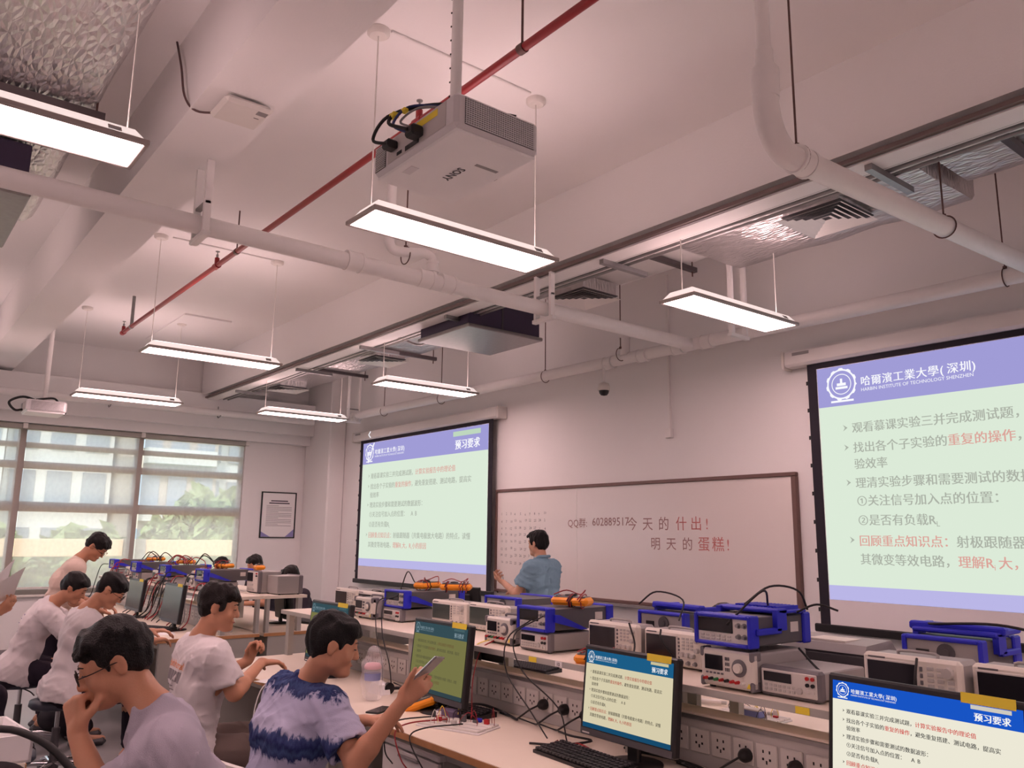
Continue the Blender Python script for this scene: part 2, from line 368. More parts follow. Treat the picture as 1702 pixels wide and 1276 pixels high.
# ------------------------------------------------------------------ projectors
M_silver = mat('projector_silver', (222, 219, 221), .38, .15, var=.03, scale=8)
M_under = mat('projector_underside', (240, 239, 239), .5, var=.03)
def projector(label, loc, rz, sx, sy, h, pole_top, detail=True):
    t = thing('ceiling_projector', label, 'projector', loc, rz); a, b = sx/2, sy/2
    part('body', MB().box(-a, a, -b, b, .012, h, .018), M_silver, t)
    part('underside', MB().box(-a+.012, a-.012, -b+.012, b-.012, 0, .014, .006), M_under, t)
    part('vent_recess', MB().box(a-.004, a+.003, -b+.045, b-.035, .03, h-.018), M_dkgrey, t)
    g = MB()
    for k in range(13): z = .034+k*(h-.056)/12; g.box(a+.003, a+.007, -b+.045, b-.035, z-.0018, z+.0018)
    for k in range(30): y = -b+.05+k*(sy-.09)/29; g.box(a+.002, a+.006, y-.0014, y+.0014, .032, h-.02)
    part('vent_grille', g, M_silver, t, stuff=True)
    part('connector_panel', MB().box(-a+.13, a-.07, -b-.002, -b+.004, .035, h-.02), mat('connector_plate', (198, 192, 190), .5), t)
    part('side_vent', MB().box(-a+.02, -a+.11, -b-.003, -b+.004, .03, h-.02), M_dkgrey, t)
    g = MB()
    for k in range(13): z = .034+k*(h-.056)/12; g.box(-a+.02, -a+.11, -b-.006, -b-.002, z-.0018, z+.0018)
    part('side_vent_slats', g, M_silver, t, stuff=True)
    part('mount_plate', MB().box(-.12, .12, -.1, .1, h, h+.012, .003).box(-.05, .05, -.05, .05, h+.012, h+.05, .004), M_case, t)
    part('lens', MB().lathe([(.055, 0), (.06, .015), (.045, .03), (.04, .02)], (0, b, h*.5), 18, Matrix.Rotation(-PI/2, 3, 'X')), M_black, t)
    pole = part('pole', MB().cyl((0, 0, h+.04), (0, 0, pole_top-loc[2]), .026, n=18), M_pipe, t)
    g = MB()
    for k in range(9): z = h+.12+k*.07; g.cyl((-.012, -.0245, z), (-.012, -.0275, z), .0045, n=8)
    if detail: part('pole_hole', g, M_dark, pole, stuff=True)
    part('ceiling_flange', MB().lathe([(.07, 0), (.07, .012), (.026, .02)], (0, 0, pole_top-loc[2]-.014), 18, Matrix.Diagonal((1, 1, -1))), M_pipe, t)
    return t
pj = projector('large silver projector hanging from a white pole, cables on top', (-2.83, 1.91, 3.2), 0, .66, .44, .165, ZC)
a, b, h = .33, .22, .165
part('port', MB().box(-.05, .06, -b-.004, -b, .04, .062).box(-.12, -.08, -b-.004, -b, .045, .06), M_black, pj, label='dark connector ports', stuff=True)
part('warning_sticker', MB().box(.04, .2, -b-.0035, -b-.001, .105, .135), M_yellow, pj)
part('rating_plate', MB().box(-.16, -.08, -.17, -.13, -.002, .002), M_silver, pj)
part('vga_plug', MB().box(.03, .1, -b-.06, -b, .05, .1, .01), M_black, pj); part('network_plug', MB().box(-.17, -.11, -b-.055, -b, .075, .115, .008), M_black, pj)
tx = MB(); put_text(tx, 'SONY', 0, 0, .055, .0015); wv = max(v[0] for v in tx.v)
part('brand_lettering', tx.xf(Matrix.Translation((-.03, .0, -.0015)) @ Matrix.Rotation(PI, 4, 'Z') @ Matrix.Rotation(PI/2, 4, 'X') @ Matrix.Translation((-wv/2, 0, 0))), M_dkgrey, pj)
part('model_lettering', MB().box(.1, .12, .04, .16, -.001, .0015), M_grey, pj)
for pts, m_, lb, r in (([(-.13, -b-.05, .09), (-.22, -b-.07, .14), (-.13, -b-.05, .22), (0, -.16, .25), (.1, -.06, .23), (.24, .1, .19), (.3, .16, .12)], M_blacksoft, 'black cable arching over the projector into the vent side', .0075),
                   ([(.06, -b-.06, .08), (-.03, -b-.1, .13), (-.02, -b-.05, .2), (.08, -.14, .235), (.16, -.02, .225), (.29, .12, .18)], M_blacksoft, 'thick black cable looping from the projector connector', .008),
                   ([(.05, -b-.05, .07), (-.01, -b-.09, .12), (.02, -b-.03, .21), (.1, -.12, .22), (.13, 0, .2)], mat('navy_cable', (44, 54, 104), .5), 'blue cable looping from the projector connector', .006),
                   ([(.07, -b-.04, .09), (.0, -b-.06, .14), (.06, -b-.0, .2), (.13, -.1, .21)], M_grey, 'grey cable behind the blue one on the projector', .005)):
    part('cable', MB().tube(pts, r, 8, 6), m_, pj, label=lb)
part('cable_tag', MB().box(-.05, -.01, -b-.09, -b-.06, .16, .185, .004), M_yellow, pj); part('cable_tag', MB().box(-.005, .025, -b-.06, -b-.035, .18, .2, .004), M_yellow, pj)
pj2 = projector('smaller ceiling projector hanging in front of the window wall', (-11, 1.65, 2.96), 0, .42, .42, .15, ZC, False)
part('cable', MB().tube([(-.1, -.05, .17), (-.05, -.22, .2), (.0, -.36, .12), (.02, -.3, .03), (0, -.22, .04)], .014, 8, 6), M_blacksoft, pj2); part('cable', MB().tube([(.1, -.1, .16), (.05, .08, .2), (0, .15, .16)], .012, 8, 6), M_blacksoft, pj2)
# ------------------------------------------------------------------ pipes
def coupling(mb, c, ax, r, L=.1):
    d = Vector(ax).normalized(); c = Vector(c); mb.cyl(c-d*L/2, c+d*L/2, r+.007, n=20)
    for s in (-1, 1): mb.cyl(c+d*s*L/2-d*.008, c+d*s*L/2+d*.008, r+.011, n=20)
    return mb
pa = thing('drain_pipe', 'long white drain pipe crossing the ceiling towards the whiteboard wall', 'pipe', (-4.57, 0, 3.325), 0, 'white drain pipes')
part('pipe_run', MB().cyl((0, -4.0, .02), (0, 5.7, -.015), .055, n=22), M_pipe, pa)
for y in (2.33, 2.87, 3.05): part('coupling', coupling(MB(), (0, y, .003), (0, 1, 0), .055), M_pipe, pa)
part('branch_riser', MB().cyl((-.02, 2.6, .22), (-.02, 2.6, ZC-3.325), .032, n=16), M_pipe, pa)
part('branch_elbow', MB().tube([(-.02, 2.6, .3), (-.02, 2.6, .2), (-.02, 2.64, .16), (0, 2.74, .16), (0, 2.86, .185), (0, 2.92, .16), (0, 2.93, .1), (0, 2.93, 0)], .034, 14, 6), M_pipe, pa)
part('branch_coupling', coupling(MB(), (0, 2.93, .1), (0, 0, 1), .034, .06), M_pipe, pa)
pc = thing('drain_pipe', 'white drain pipe running above both projection screens', 'pipe', (0, 5.7, 3.31), 0, 'white drain pipes')
part('pipe_run', MB().cyl((-10.95, 0, .03), (XR, 0, -.03), .055, n=22), M_pipe, pc)
for x in (-10.85, -5.6, -5.15, -4.72, -4.4): part('coupling', coupling(MB(), (x, 0, 0), (1, 0, 0), .055), M_pipe, pc)
part('cleanout', MB().cyl((-5.36, -.03, .03), (-5.36, -.03, .2), .05, n=16).cyl((-5.36, -.03, .2), (-5.36, -.03, .25), .058, n=16), M_pipe, pc)
pb = thing('drain_pipe', 'white drain pipe dropping from the ceiling with a swept elbow', 'pipe', (-1.79, 2.76, 3.2), 0, 'white drain pipes')
part('riser', MB().cyl((0, 0, .36), (0, 0, 1.0), .03, n=18), M_pipe, pb)
part('reducer', MB().lathe([(.055, .2), (.058, .29), (.058, .33), (.038, .36), (.038, .42), (.032, .43)], (0, 0, 0), 22), M_pipe, pb)
part('elbow', MB().tube([(0, 0, .3), (0, 0, .16), (0, .035, .06), (0, .11, .0), (0, .23, -.005), (0, .3, 0)], .053, 20, 7), M_pipe, pb)
part('coupling', coupling(MB(), (0, .24, -.002), (0, 1, 0), .053, .08), M_pipe, pb)
part('pipe_run', MB().cyl((0, .26, 0), (0, 2.94, .1), .053, n=22), M_pipe, pb)
pd = thing('drain_pipe', 'white pipe along the top of the window wall', 'pipe', (-12.1, 0, 3.36), 0, 'white drain pipes')
part('pipe_run', MB().cyl((0, -4, 0), (0, 5.6, 0), .05, n=16), M_pipe, pd)
for y in (2.6, 4.1): part('pipe_clip', MB().tube([(-.06, y, .1), (-.06, y, -.05), (0, y, -.07), (.07, y, -.05)], .008, 6), M_galv, pd)
rp = thing('sprinkler_pipe', 'red sprinkler pipe running under the ceiling', 'pipe', (0, 2.19, 3.85))
part('pipe_run', MB().cyl((-9.9, 0, 0), (XR, 0, 0), .021, n=16), M_red, rp)
for x in (-9.9, -6.82, -3.6, -.4):
    part('tee', MB().cyl((x-.04, 0, 0), (x+.04, 0, 0), .028, n=14).cyl((x, 0, 0), (x, 0, .07), .02, n=12), M_red, rp)
    part('sprinkler_head', MB().cyl((x, 0, .07), (x, 0, .1), .011, n=10).cyl((x-.012, 0, .09), (x, 0, .125), .003, n=6).cyl((x+.012, 0, .09), (x, 0, .125), .003, n=6).cyl((x, 0, .125), (x, 0, .13), .018, n=12), M_galv, rp)
for x in (-9.55, -6.35, -2.7): part('hanger_rod', MB().cyl((x, 0, .02), (x, 0, .35), .006 if x > -9 else .018, n=8).cyl((x-.02, 0, 0), (x+.02, 0, 0), .026, n=12), M_galv if x < -9 else M_rod, rp)
# hanger rods that hold the white pipes
HR = [((-6.57, 5.7), 3.365, 'brown threaded rod holding the pipe right of the dark fan coil'), ((-5.37, 5.62), 3.4, 'brown threaded rod above the dome camera'), ((-10.03, 5.7), 3.37, 'brown threaded rod holding the far end of the wall pipe'),
      ((-8.59, 5.7), 3.37, 'brown threaded rod above the farther projection screen'), ((-1.99, 5.7), 3.36, 'brown threaded rod above the larger projection screen'), ((-1.79, 2.97), 3.25, 'brown threaded rod beside the pipe elbow'), ((-1.79, 4.36), 3.3, 'brown threaded rod halfway along the elbow pipe'), ((-4.6, 2.73), 3.52, 'brown threaded rod behind the light below the projector')]
for (x, y), z, lb in HR:
    t = thing('hanger_rod', lb, 'rod', (x, y, z), 0, 'pipe hanger rods')
    part('rod', MB().cyl((0, 0, 0), (0, 0, ZC-z), .005, n=8), M_rod, t); part('nut', MB().cyl((0, 0, .0), (0, 0, .02), .014, n=6), M_rod, t)
    mb = MB()
    if y > 5.5: mb.tube([(0, .062*math.sin(q*PI/6), -.055+.062*math.cos(q*PI/6)) for q in range(13)], .004, 5, 2)
    else: mb.tube([(.06*math.sin(q*PI/6), 0, -.05+.06*math.cos(q*PI/6)) for q in range(13)], .004, 5, 2)
    part('ring_clamp', mb, M_rod, t)
def ubracket(label, loc, top, along):
    t = thing('pipe_bracket', label, 'bracket', loc, 0 if along == 'x' else PI/2, 'white pipe brackets')
    part('upright', MB().box(-.1, -.075, -.02, .02, -.07, top), M_pipe, t); part('upright', MB().box(.075, .1, -.02, .02, -.07, top), M_pipe, t)
    part('crossbar', MB().box(-.12, .12, -.022, .022, -.095, -.065, .004), M_pipe, t); part('crossbar', MB().box(-.1, .1, -.015, .015, .1, .115), M_galv, t)
ubracket('white steel bracket on the drain pipe next to the beam', (-4.57, 1.36, 3.33), .36, 'x')
ubracket('white steel bracket where the drain pipe passes the cable tray', (-4.57, 3.95, 3.31), .28, 'x')
ubracket('white steel bracket behind the light above the whiteboard', (-3.82, 5.35, 3.27), .92, 'y')
ubracket('white steel bracket at the far end of the wall pipe', (-10.75, 5.6, 3.31), .88, 'y')
# ------------------------------------------------------------------ cable tray, ducts, diffusers
ct = thing('cable_tray', 'long galvanised cable tray with conduits under the ceiling', 'cable tray', (0, 3.95, 3.6))
part('dark_rail', MB().box(XL+.1, XR, -.012, .02, -.012, .012), mat('dark_strut', (118, 102, 100), .5, .4), ct)
part('tray_channel', MB().box(XL+.1, XR, .02, .17, -.025, -.018).box(XL+.1, XR, .165, .17, -.018, .04), M_pipe, ct)
for k in range(5): part('conduit', MB().cyl((XL+.1, .2+k*.034, .0+.012*(k % 2)), (XR, .2+k*.034, .0+.012*(k % 2)), .012, n=8), M_pipe if k % 2 else M_galv, ct)
for x in (-11.2, -9.2, -7.6, -6.0, -4.0, -2.0, 0.2): part('support_strut', MB().box(x-.02, x+.02, .05, .52, -.06, -.025), M_galv, ct)
def wob(mb, am, seed):
    rn = np.random.RandomState(seed); v = np.array(mb.v); d = np.zeros_like(v)
    for _ in range(7):
        k = rn.uniform(-14, 14, 3); d += rn.uniform(-1, 1, 3)*np.sin(v@k+rn.uniform(0, 6))[:, None]
    mb.v = [tuple(p) for p in v+d*am/3]; return mb
def duct(x0, x1, y0, y1, z0, z1, am, seed):
    nx = max(4, int((x1-x0)/.14)); ny = max(3, int((y1-y0)/.12)); mb = MB(); r = .05
    prof = [(y0, z1), (y0, z0+r), (y0+r, z0)]+[(y0+r+(y1-y0-2*r)*k/ny, z0) for k in range(1, ny)]+[(y1-r, z0), (y1, z0+r), (y1, z1)]
    n = len(prof); vs = [(x0+(x1-x0)*i/nx, y, z) for i in range(nx+1) for y, z in prof]
    mb.add(vs, [(i*n+k, i*n+k+1, (i+1)*n+k+1, (i+1)*n+k) for i in range(nx) for k in range(n-1)], True)
    mb.add([(x0, y, z) for y, z in prof], [tuple(range(n))]); mb.add([(x1, y, z) for y, z in prof], [tuple(range(n))])
    return wob(mb, am, seed)
for args, lb, nm in (((-1.95, XR, 4.45, 5.2, 3.8, 4.15, .006, 1), 'silver foil air duct above the larger projection screen', 'foil_duct'), ((-3.75, -2.0, 4.35, 5.35, 3.73, 4.15, .014, 2), 'crinkled foil air duct bulging around the ceiling vent near the elbow pipe', 'foil_duct'),
                     ((-9.6, -6.7, 4.3, 5.15, 3.74, 4.12, .012, 3), 'foil air duct left of the dark fan coil', 'foil_duct'), ((-12.2, -9.7, 4.25, 5.3, 3.8, 4.15, .01, 4), 'foil air duct at the far end near the column', 'foil_duct'), ((-6.6, 3.6, -.5, .77, 3.8, 4.15, .008, 5), 'wide foil air duct at the upper corner above the nearest light', 'foil_duct')):
    single(nm, duct(*args), M_foil, lb, 'duct', 'foil air ducts')
single('air_duct', duct(-5.7, -3.8, 4.3, 5.2, 3.84, 4.15, .002, 9), M_case, 'smooth pale air duct above the whiteboard light', 'duct')
M_fcu = mat('fan_coil_dark', (62, 52, 78), .55, var=.08)
for (x0, x1, y0, y1, z0, z1), lb in (((-6.65, -5.85, 4.15, 5.0, 3.46, 3.76), 'dark fan coil unit behind the cable tray'), ((-6.2, -5.15, -.35, .56, 3.46, 3.78), 'dark fan coil unit at the picture edge beside the beam')):
    t = thing('fan_coil_unit', lb, 'fan coil', (x0, y0, z0)); dx, dy, dz = x1-x0, y1-y0, z1-z0
    part('casing', MB().box(0, dx, 0, dy, .03, dz, .006), M_fcu, t); part('drip_pan', MB().box(-.02, dx+.03, -.02, dy+.02, 0, .035, .008), M_galv, t)
    part('side_seam', MB().box(dx+.001, dx+.006, dy*.45, dy*.47, .03, dz), M_dkgrey, t)
    for sx in (.08, dx-.08):
        for sy in (.08, dy-.08): part('hanger', MB().cyl((sx, sy, dz), (sx, sy, ZC-z0), .005, n=6), M_rod, t)
M_louv = mat('vent_louvre', (240, 236, 232), .5, .1)
def diffuser(x, y, z, s, lb):
    t = thing('ceiling_vent', lb, 'vent', (x, y, z), 0, 'square ceiling vents'); a = s/2
    part('plenum_box', MB().box(-a+.03, a-.03, -a+.03, a-.03, .03, .14), M_foil, t); part('dark_back', MB().box(-a+.02, a-.02, -a+.02, a-.02, .024, .03), M_dkgrey, t)
    for k in range(5):
        o = a-k*a*.19; i = o-a*.13; z0, z1 = (-.004+.002*k, .014)
        part('louvre_ring', MB().add([(-o, -o, z0), (o, -o, z0), (o, o, z0), (-o, o, z0), (-i, -i, z1), (i, -i, z1), (i, i, z1), (-i, i, z1)], [(0, 1, 5, 4), (1, 2, 6, 5), (2, 3, 7, 6), (3, 0, 4, 7)]), M_louv, t)
for x, y, lb in ((-2.7, 4.8, 'square ceiling vent set in crinkled foil near the elbow pipe'), (-5.08, 4.86, 'square ceiling vent behind the pipe bracket'), (-8.63, 4.85, 'square ceiling vent above the lights left of the fan coil'), (-11.3, 4.8, 'farthest square ceiling vent near the column')):
    diffuser(x, y, 3.68, .46, lb)
for pts, lb in ((((-4.52, -.4, 3.77), (-4.52, .8, 3.77)), 'dark steel strut under the wide foil duct'), (((-8.2, 4.2, 3.72), (-8.2, 5.35, 3.72)), 'dark steel strut under the foil duct left of the fan coil'), (((-1.55, 4.3, 3.76), (-1.55, 5.3, 3.76)), 'dark steel strut under the duct above the larger screen'), (((-4.15, 4.3, 3.8), (-4.15, 5.25, 3.8)), 'dark steel strut above the whiteboard light'), (((-10.0, 4.1, 3.77), (-10.0, 5.4, 3.77)), 'pale steel strut near the corner column')):
    (x, y0, z), (_, y1, _) = pts; t = thing('duct_strut', lb, 'strut', (x, y0, z), 0, 'duct support struts')
    part('channel', MB().box(-.02, .02, 0, y1-y0, -.02, .02), mat('strut_dark', (92, 84, 86), .45, .5), t)
    for s in (.04, y1-y0-.04): part('rod', MB().cyl((0, s, -.06), (0, s, ZC-z), .006, n=6), M_rod, t)
single('flexible_conduit', MB().tube([(-7.3, 4.25, 3.66), (-6.95, 4.35, 3.52), (-6.7, 4.3, 3.6), (-6.6, 4.2, 3.72)], .012, 8), M_grey, 'grey flexible conduit drooping beside the dark fan coil', 'conduit')
# ------------------------------------------------------------------ small ceiling and wall fittings
t = thing('wireless_access_point', 'flat white wireless access point on the beam', 'access point', (-3.8, 1.28, 3.7))
part('mount_plate', MB().box(-.07, .07, -.07, .07, -.015, 0, .004), M_grey, t); part('shell', MB().box(-.12, .12, -.12, .12, -.05, -.012, .018), M_white, t)
part('rating_label', MB().box(.06, .1, .05, .1, -.0515, -.049), M_grey, t); part('status_light', MB().box(.02, .024, .055, .08, -.0515, -.049), M_dkgrey, t)
single('network_cable', MB().tube([(-3.9, 1.2, 3.68), (-3.97, 1.11, 3.69), (-4.03, 1.065, 3.78), (-4.12, 1.06, 3.98), (-4.25, 1.06, 4.19)], .006, 8), mat('cable_brown', (96, 70, 70), .5), 'thin dark cable running from the access point up the beam', 'cable')
t = thing('dome_camera', 'white dome camera hanging above the whiteboard', 'camera', (-5.6, 5.62, 3.02))
part('mount_tube', MB().cyl((0, 0, .07), (0, 0, .25), .014, n=10).cyl((0, 0, .08), (.03, -.03, .16), .008, n=8), M_pipe, t); part('shell', MB().lathe([(.02, .08), (.05, .07), (.062, .03), (.062, 0)], (0, 0, 0), 20), M_white, t)
part('dome', MB().lathe([(.05, 0), (.046, -.025), (.03, -.045), (.0001, -.052)], (0, 0, 0), 20), M_black, t)
t = thing('wall_conduit', 'thin white conduit with a small box on the wall above the whiteboard', 'conduit', (-5.09, 5.985, 2.6))
part('conduit_run', MB().box(-.012, .012, -.012, .015, 0, 1.55), M_pipe, t); part('junction_box', MB().box(-.035, .035, -.03, .015, -.06, .03, .005), M_pipe, t)
for (x, y0, y1), lb in (((-3.43, 1.9, 2.85), 'thin ceiling conduit above the big projector'), ((-7.33, 1.95, 2.9), 'thin ceiling conduit behind the red pipe')):
    single('ceiling_conduit', MB().box(x-.008, x+.008, y0, y1, ZC-.014, ZC, .003), M_pipe, lb, 'conduit')
struct('trim_4', MB().box(-11.6, -9.9, 2.85, 3.42, ZC-.02, ZC), M_ceil)
# ------------------------------------------------------------------ framed poster
t = thing('framed_poster', 'black framed notice poster with violet corner shapes on the wall by the window', 'poster', (XL+.002, 5.32, 1.54))
W_, H_ = .58, .72
part('frame', MB().box(0, .022, -W_/2, -W_/2+.018, 0, H_).box(0, .022, W_/2-.018, W_/2, 0, H_).box(0, .022, -W_/2+.018, W_/2-.018, 0, .018).box(0, .022, -W_/2+.018, W_/2-.018, H_-.018, H_), M_black, t)
part('sheet', MB().box(.001, .012, -W_/2+.01, W_/2-.01, .01, H_-.01), M_paper, t)
g = MB()
for k in range(14): g.box(.012, .0128, -.2, -.2+(.42 if k % 4 else .2), .5-k*.024, .506-k*.024)
part('print_lines', g, mat('print_grey', (130, 124, 134), .7), t, stuff=True); part('title_line', MB().box(.012, .0128, -.13, .15, .57, .588).box(.012, .0128, -.16, .18, .535, .553), mat('print_dark', (70, 66, 80), .7), t)
part('corner_shape', MB().prism([(.27, .02), (.27, .14), (.13, .02)], .012, .0128, 'x'), mat('violet_print', (150, 146, 200), .7), t); part('corner_shape', MB().prism([(-.27, .02), (-.27, .1), (-.12, .02)], .012, .0128, 'x'), MATS['violet_print'], t)
# ------------------------------------------------------------------ slides shown on screens and monitors
def disp(name, col, k=.467):
    return mat(name, tuple(c*.25 for c in col), .35, var=.0, emit=0) if False else plain_emit(name, tuple(x*k for x in lin(col)), 1.0)
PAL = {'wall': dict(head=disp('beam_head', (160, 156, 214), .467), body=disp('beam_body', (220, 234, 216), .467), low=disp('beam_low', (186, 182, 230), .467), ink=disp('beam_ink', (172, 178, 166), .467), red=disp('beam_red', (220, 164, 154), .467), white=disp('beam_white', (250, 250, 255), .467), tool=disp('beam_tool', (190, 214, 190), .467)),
       'mon': dict(head=disp('mon_head', (24, 84, 196)), body=disp('mon_body', (236, 232, 214)), low=disp('mon_low', (20, 70, 140)), ink=disp('mon_ink', (52, 52, 54)), red=disp('mon_red', (206, 52, 52)), white=disp('mon_white', (245, 245, 245)), tool=disp('mon_tool', (205, 200, 190))),
       'teal': dict(head=disp('teal_head', (28, 92, 134)), body=disp('teal_body', (214, 204, 172)), low=disp('teal_low', (22, 74, 108)), ink=disp('teal_ink', (62, 58, 50)), red=disp('teal_red', (176, 72, 60)), white=disp('teal_white', (228, 232, 236)), tool=disp('teal_tool', (200, 190, 150))),
       'olive': dict(head=disp('olive_head', (52, 76, 84)), body=disp('olive_body', (118, 116, 70)), low=disp('olive_low', (50, 66, 72)), ink=disp('olive_ink', (84, 82, 58)), red=disp('olive_red', (104, 82, 54)), white=disp('olive_white', (130, 150, 160)), tool=disp('olive_tool', (70, 95, 100)))}
A_ = .0279
LINES = [(.275, [('观看慕课实验三并完成测试题，', 0), ('计算实验报告中的理论值', 1)]), (.36, [('找出各个子实验的', 0), ('重复的操作', 1), ('，避免重复搭建、测试电路，提高实', 0)]), (.43, [('验效率', 0)]),
         (.51, [('理清实验步骤和需要测试的数据波形：', 0)]), (.585, [('①关注信号加入点的位置：  A B', 0)]), (.665, [('②是否有负载R', 0)]), (.75, [('回顾重点知识点：', 1), ('射极跟随器（共集电极放大电路）的特点，读懂', 0)]), (.825, [('其微变等效电路，', 0), ('理解R', 1), ('大，R', 1), ('小的原因', 1)])]
SLIDE = {}
def slide_meshes():
    H = .5714; ink = MB(); red = MB(); wh = MB(); z = lambda f: H*(1-f)
    for f, runs in LINES:
        x = .085
        for s, c in runs:
            x = put_text(red if c else ink, s, x, z(f)-.012, A_*1.0, 0, 0, A_, bold=.0005)
            if s.endswith('R'): x = put_text(red if c else ink, 'L' if f < .7 else ('i' if s[0] == '理' else 'o'), x, z(f)-.017, A_*.6, 0, 0, A_*.55)
    for f in (.275, .36, .51, .75): ink.add([(.062, 0, z(f)-.008), (.074, 0, z(f)), (.062, 0, z(f)+.008), (.067, 0, z(f))], [(0, 1, 3), (1, 2, 3)])
    put_text(wh, '预习要求', .775, z(.125)-.01, .042, 0, 0, .043, bold=.001)
    put_text(wh, '预习要求', .7765, z(.125)-.01, .042, 0, 0, .043, bold=.001)
    put_text(wh, '哈爾濱工業大學(深圳)', .115, z(.085)-.008, .026, 0, 0, .027, bold=.0004)
    put_text(wh, 'HARBIN INSTITUTE OF TECHNOLOGY SHENZHEN', .115, z(.125), .0115, 0)
    for r0, r1, nn in ((.034, .038, 32), (.024, .026, 24)):
        v = []; cx, cz = .065, z(.082)
        for k in range(nn*2):
            q = 2*PI*k/(nn*2); rr = r1+(.003 if r0 > .03 and (k//3) % 2 else 0); v += [(cx+r0*math.cos(q), 0, cz+r0*math.sin(q)), (cx+rr*math.cos(q), 0, cz+rr*math.sin(q))]
        m = nn*2; wh.add(v, [(2*k, 2*((k+1) % m), 2*((k+1) % m)+1, 2*k+1) for k in range(m)])
    for a0, a1, b0, b1 in ((-.016, .016, -.012, -.006), (-.012, .012, -.004, .003), (-.003, .003, .003, .014), (-.03, .03, -.045, -.040)):
        wh.add([(.065+a0, 0, z(.082)+b0), (.065+a1, 0, z(.082)+b0), (.065+a1, 0, z(.082)+b1), (.065+a0, 0, z(.082)+b1)], [(0, 1, 2, 3)])
    tl = MB().add([(.76, 0, z(.055)), (.95, 0, z(.055)), (.95, 0, z(.02)), (.76, 0, z(.02))], [(0, 1, 2, 3)])
    return H, dict(ink=ink, red=red, white=wh, tool=tl)
SH, SM = slide_meshes()
_sl = {}
def slide(parent, pal, x0, y, z0, W, Hh):
    """slide with its lower left corner at (x0, y, z0) of the parent, facing -y"""
    P = PAL[pal]; sz = Hh/SH/W
    if pal not in _sl:
        q = lambda a, b: MB().add([(0, 0, a), (1, 0, a), (1, 0, b), (0, 0, b)], [(0, 1, 2, 3)])
        _sl[pal] = [('slide_body', q(SH*.06, SH*.824).mesh('slide_body', P['body']), 0), ('slide_header', q(SH*.824, SH).mesh('slide_header', P['head']), 0), ('slide_footer', q(0, SH*.06).mesh('slide_footer', P['low']), 0)] + \
                   [(n, SM[k].mesh(n, P[k]), 1) for n, k in (('slide_text', 'ink'), ('slide_red_text', 'red'), ('slide_title', 'white'), ('slide_toolbar', 'tool'))]
    for n, me, up in _sl[pal]:
        o = part(n, me, None, parent, stuff=bool(up), loc=(x0, y-.0015*up*(2 if n == 'slide_title' else 1), z0)); o.scale = (W, 1, W*sz)
M_screenw = mat('screen_fabric', (232, 228, 230), .9, var=.02)
M_border = mat('screen_border', (30, 26, 38), .8, var=.05)
def wall_screen(label, X0, mark):
    W = 3.28; t = thing('projection_screen', label, 'projection screen', (X0, 5.9, .95))
    part('fabric', MB().box(.08, W-.08, -.002, .002, .03, 2.05), M_screenw, t)
    part('border', MB().box(0, .08, -.004, .002, .0, 2.05), M_border, t); part('border', MB().box(W-.08, W, -.004, .002, 0, 2.05), M_border, t); part('border', MB().box(.08, W-.08, -.004, .002, 2.0, 2.05), M_border, t)
    part('weight_bar', MB().box(-.05, W+.05, -.018, .018, -.03, .03, .008), M_black, t)
    part('housing', MB().box(-.19, W+.13, -.05, .095, 2.045, 2.18, .02), M_case, t); part('end_cap', MB().box(-.21, -.185, -.055, .098, 2.03, 2.185, .012), M_white, t); part('end_cap', MB().box(W+.125, W+.15, -.055, .098, 2.03, 2.185, .012), M_white, t)
    part('maker_plate', MB().box(-.1, .05, -.053, -.049, 2.13, 2.155), M_grey, t)
    for k in range(9): part('tab_clip', MB().box(-.014, .004, -.006, .004, .12+k*.22, .15+k*.22), M_black, t)
    slide(t, 'wall', .085, -.004, .215, W-.17, 1.78)
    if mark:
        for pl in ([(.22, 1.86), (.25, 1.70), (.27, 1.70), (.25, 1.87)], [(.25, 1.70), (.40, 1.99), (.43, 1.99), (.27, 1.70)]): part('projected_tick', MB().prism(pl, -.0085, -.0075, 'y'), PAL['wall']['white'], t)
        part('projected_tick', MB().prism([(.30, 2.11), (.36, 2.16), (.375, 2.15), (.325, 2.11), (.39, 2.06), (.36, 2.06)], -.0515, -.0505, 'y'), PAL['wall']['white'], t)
    return t
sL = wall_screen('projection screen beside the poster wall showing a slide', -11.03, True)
sR = wall_screen('larger nearer projection screen right of the whiteboard showing a slide', -3.57, False)
# ------------------------------------------------------------------ whiteboard
M_wb = mat('whiteboard_enamel', (228, 220, 216), .22, var=.03, scale=1.5)
t = thing('whiteboard', 'wide wall whiteboard with red and black marker writing', 'whiteboard', (-7.75, 5.955, .98))
WW, WH = 3.99, 1.17
part('panel', MB().box(.03, WW-.03, .01, .035, .03, WH-.03), M_wb, t)
for bx in ((0, WW, 0, .032), (0, WW, WH-.034, WH), (0, .032, .032, WH-.034), (WW-.045, WW, .032, WH-.034)): part('frame', MB().box(bx[0], bx[1], -.006, .04, bx[2], bx[3], .005), M_brown, t)
for s in (.62, 1.38): part('joint_seam', MB().box(s, s+.012, .0085, .0105, .03, WH-.03), M_white, t)
part('pen_tray', MB().box(.4, WW-.4, -.07, .0, -.02, .0), M_grey, t)
M_mk = mat('marker_red', (196, 116, 112), .467); M_mk2 = mat('marker_brown', (158, 120, 116), .467)
g = MB(); put_text(g, 'QQ群:', 1.25, .735, .105, 0, .008); part('marker_writing', g, M_mk2, t, stuff=True)
g = MB(); put_text(g, '602889517', 1.62, .745, .115, 0, .008); part('marker_writing', g, M_mk2, t, stuff=True)
g = MB(); put_text(g, '今天的', 2.11, .71, .135, 0, .008, .2); part('marker_writing', g, M_mk2, t, stuff=True)
g = MB(); put_text(g, '什出!', 2.72, .71, .135, 0, .008, .17); part('marker_writing', g, M_mk, t, stuff=True)
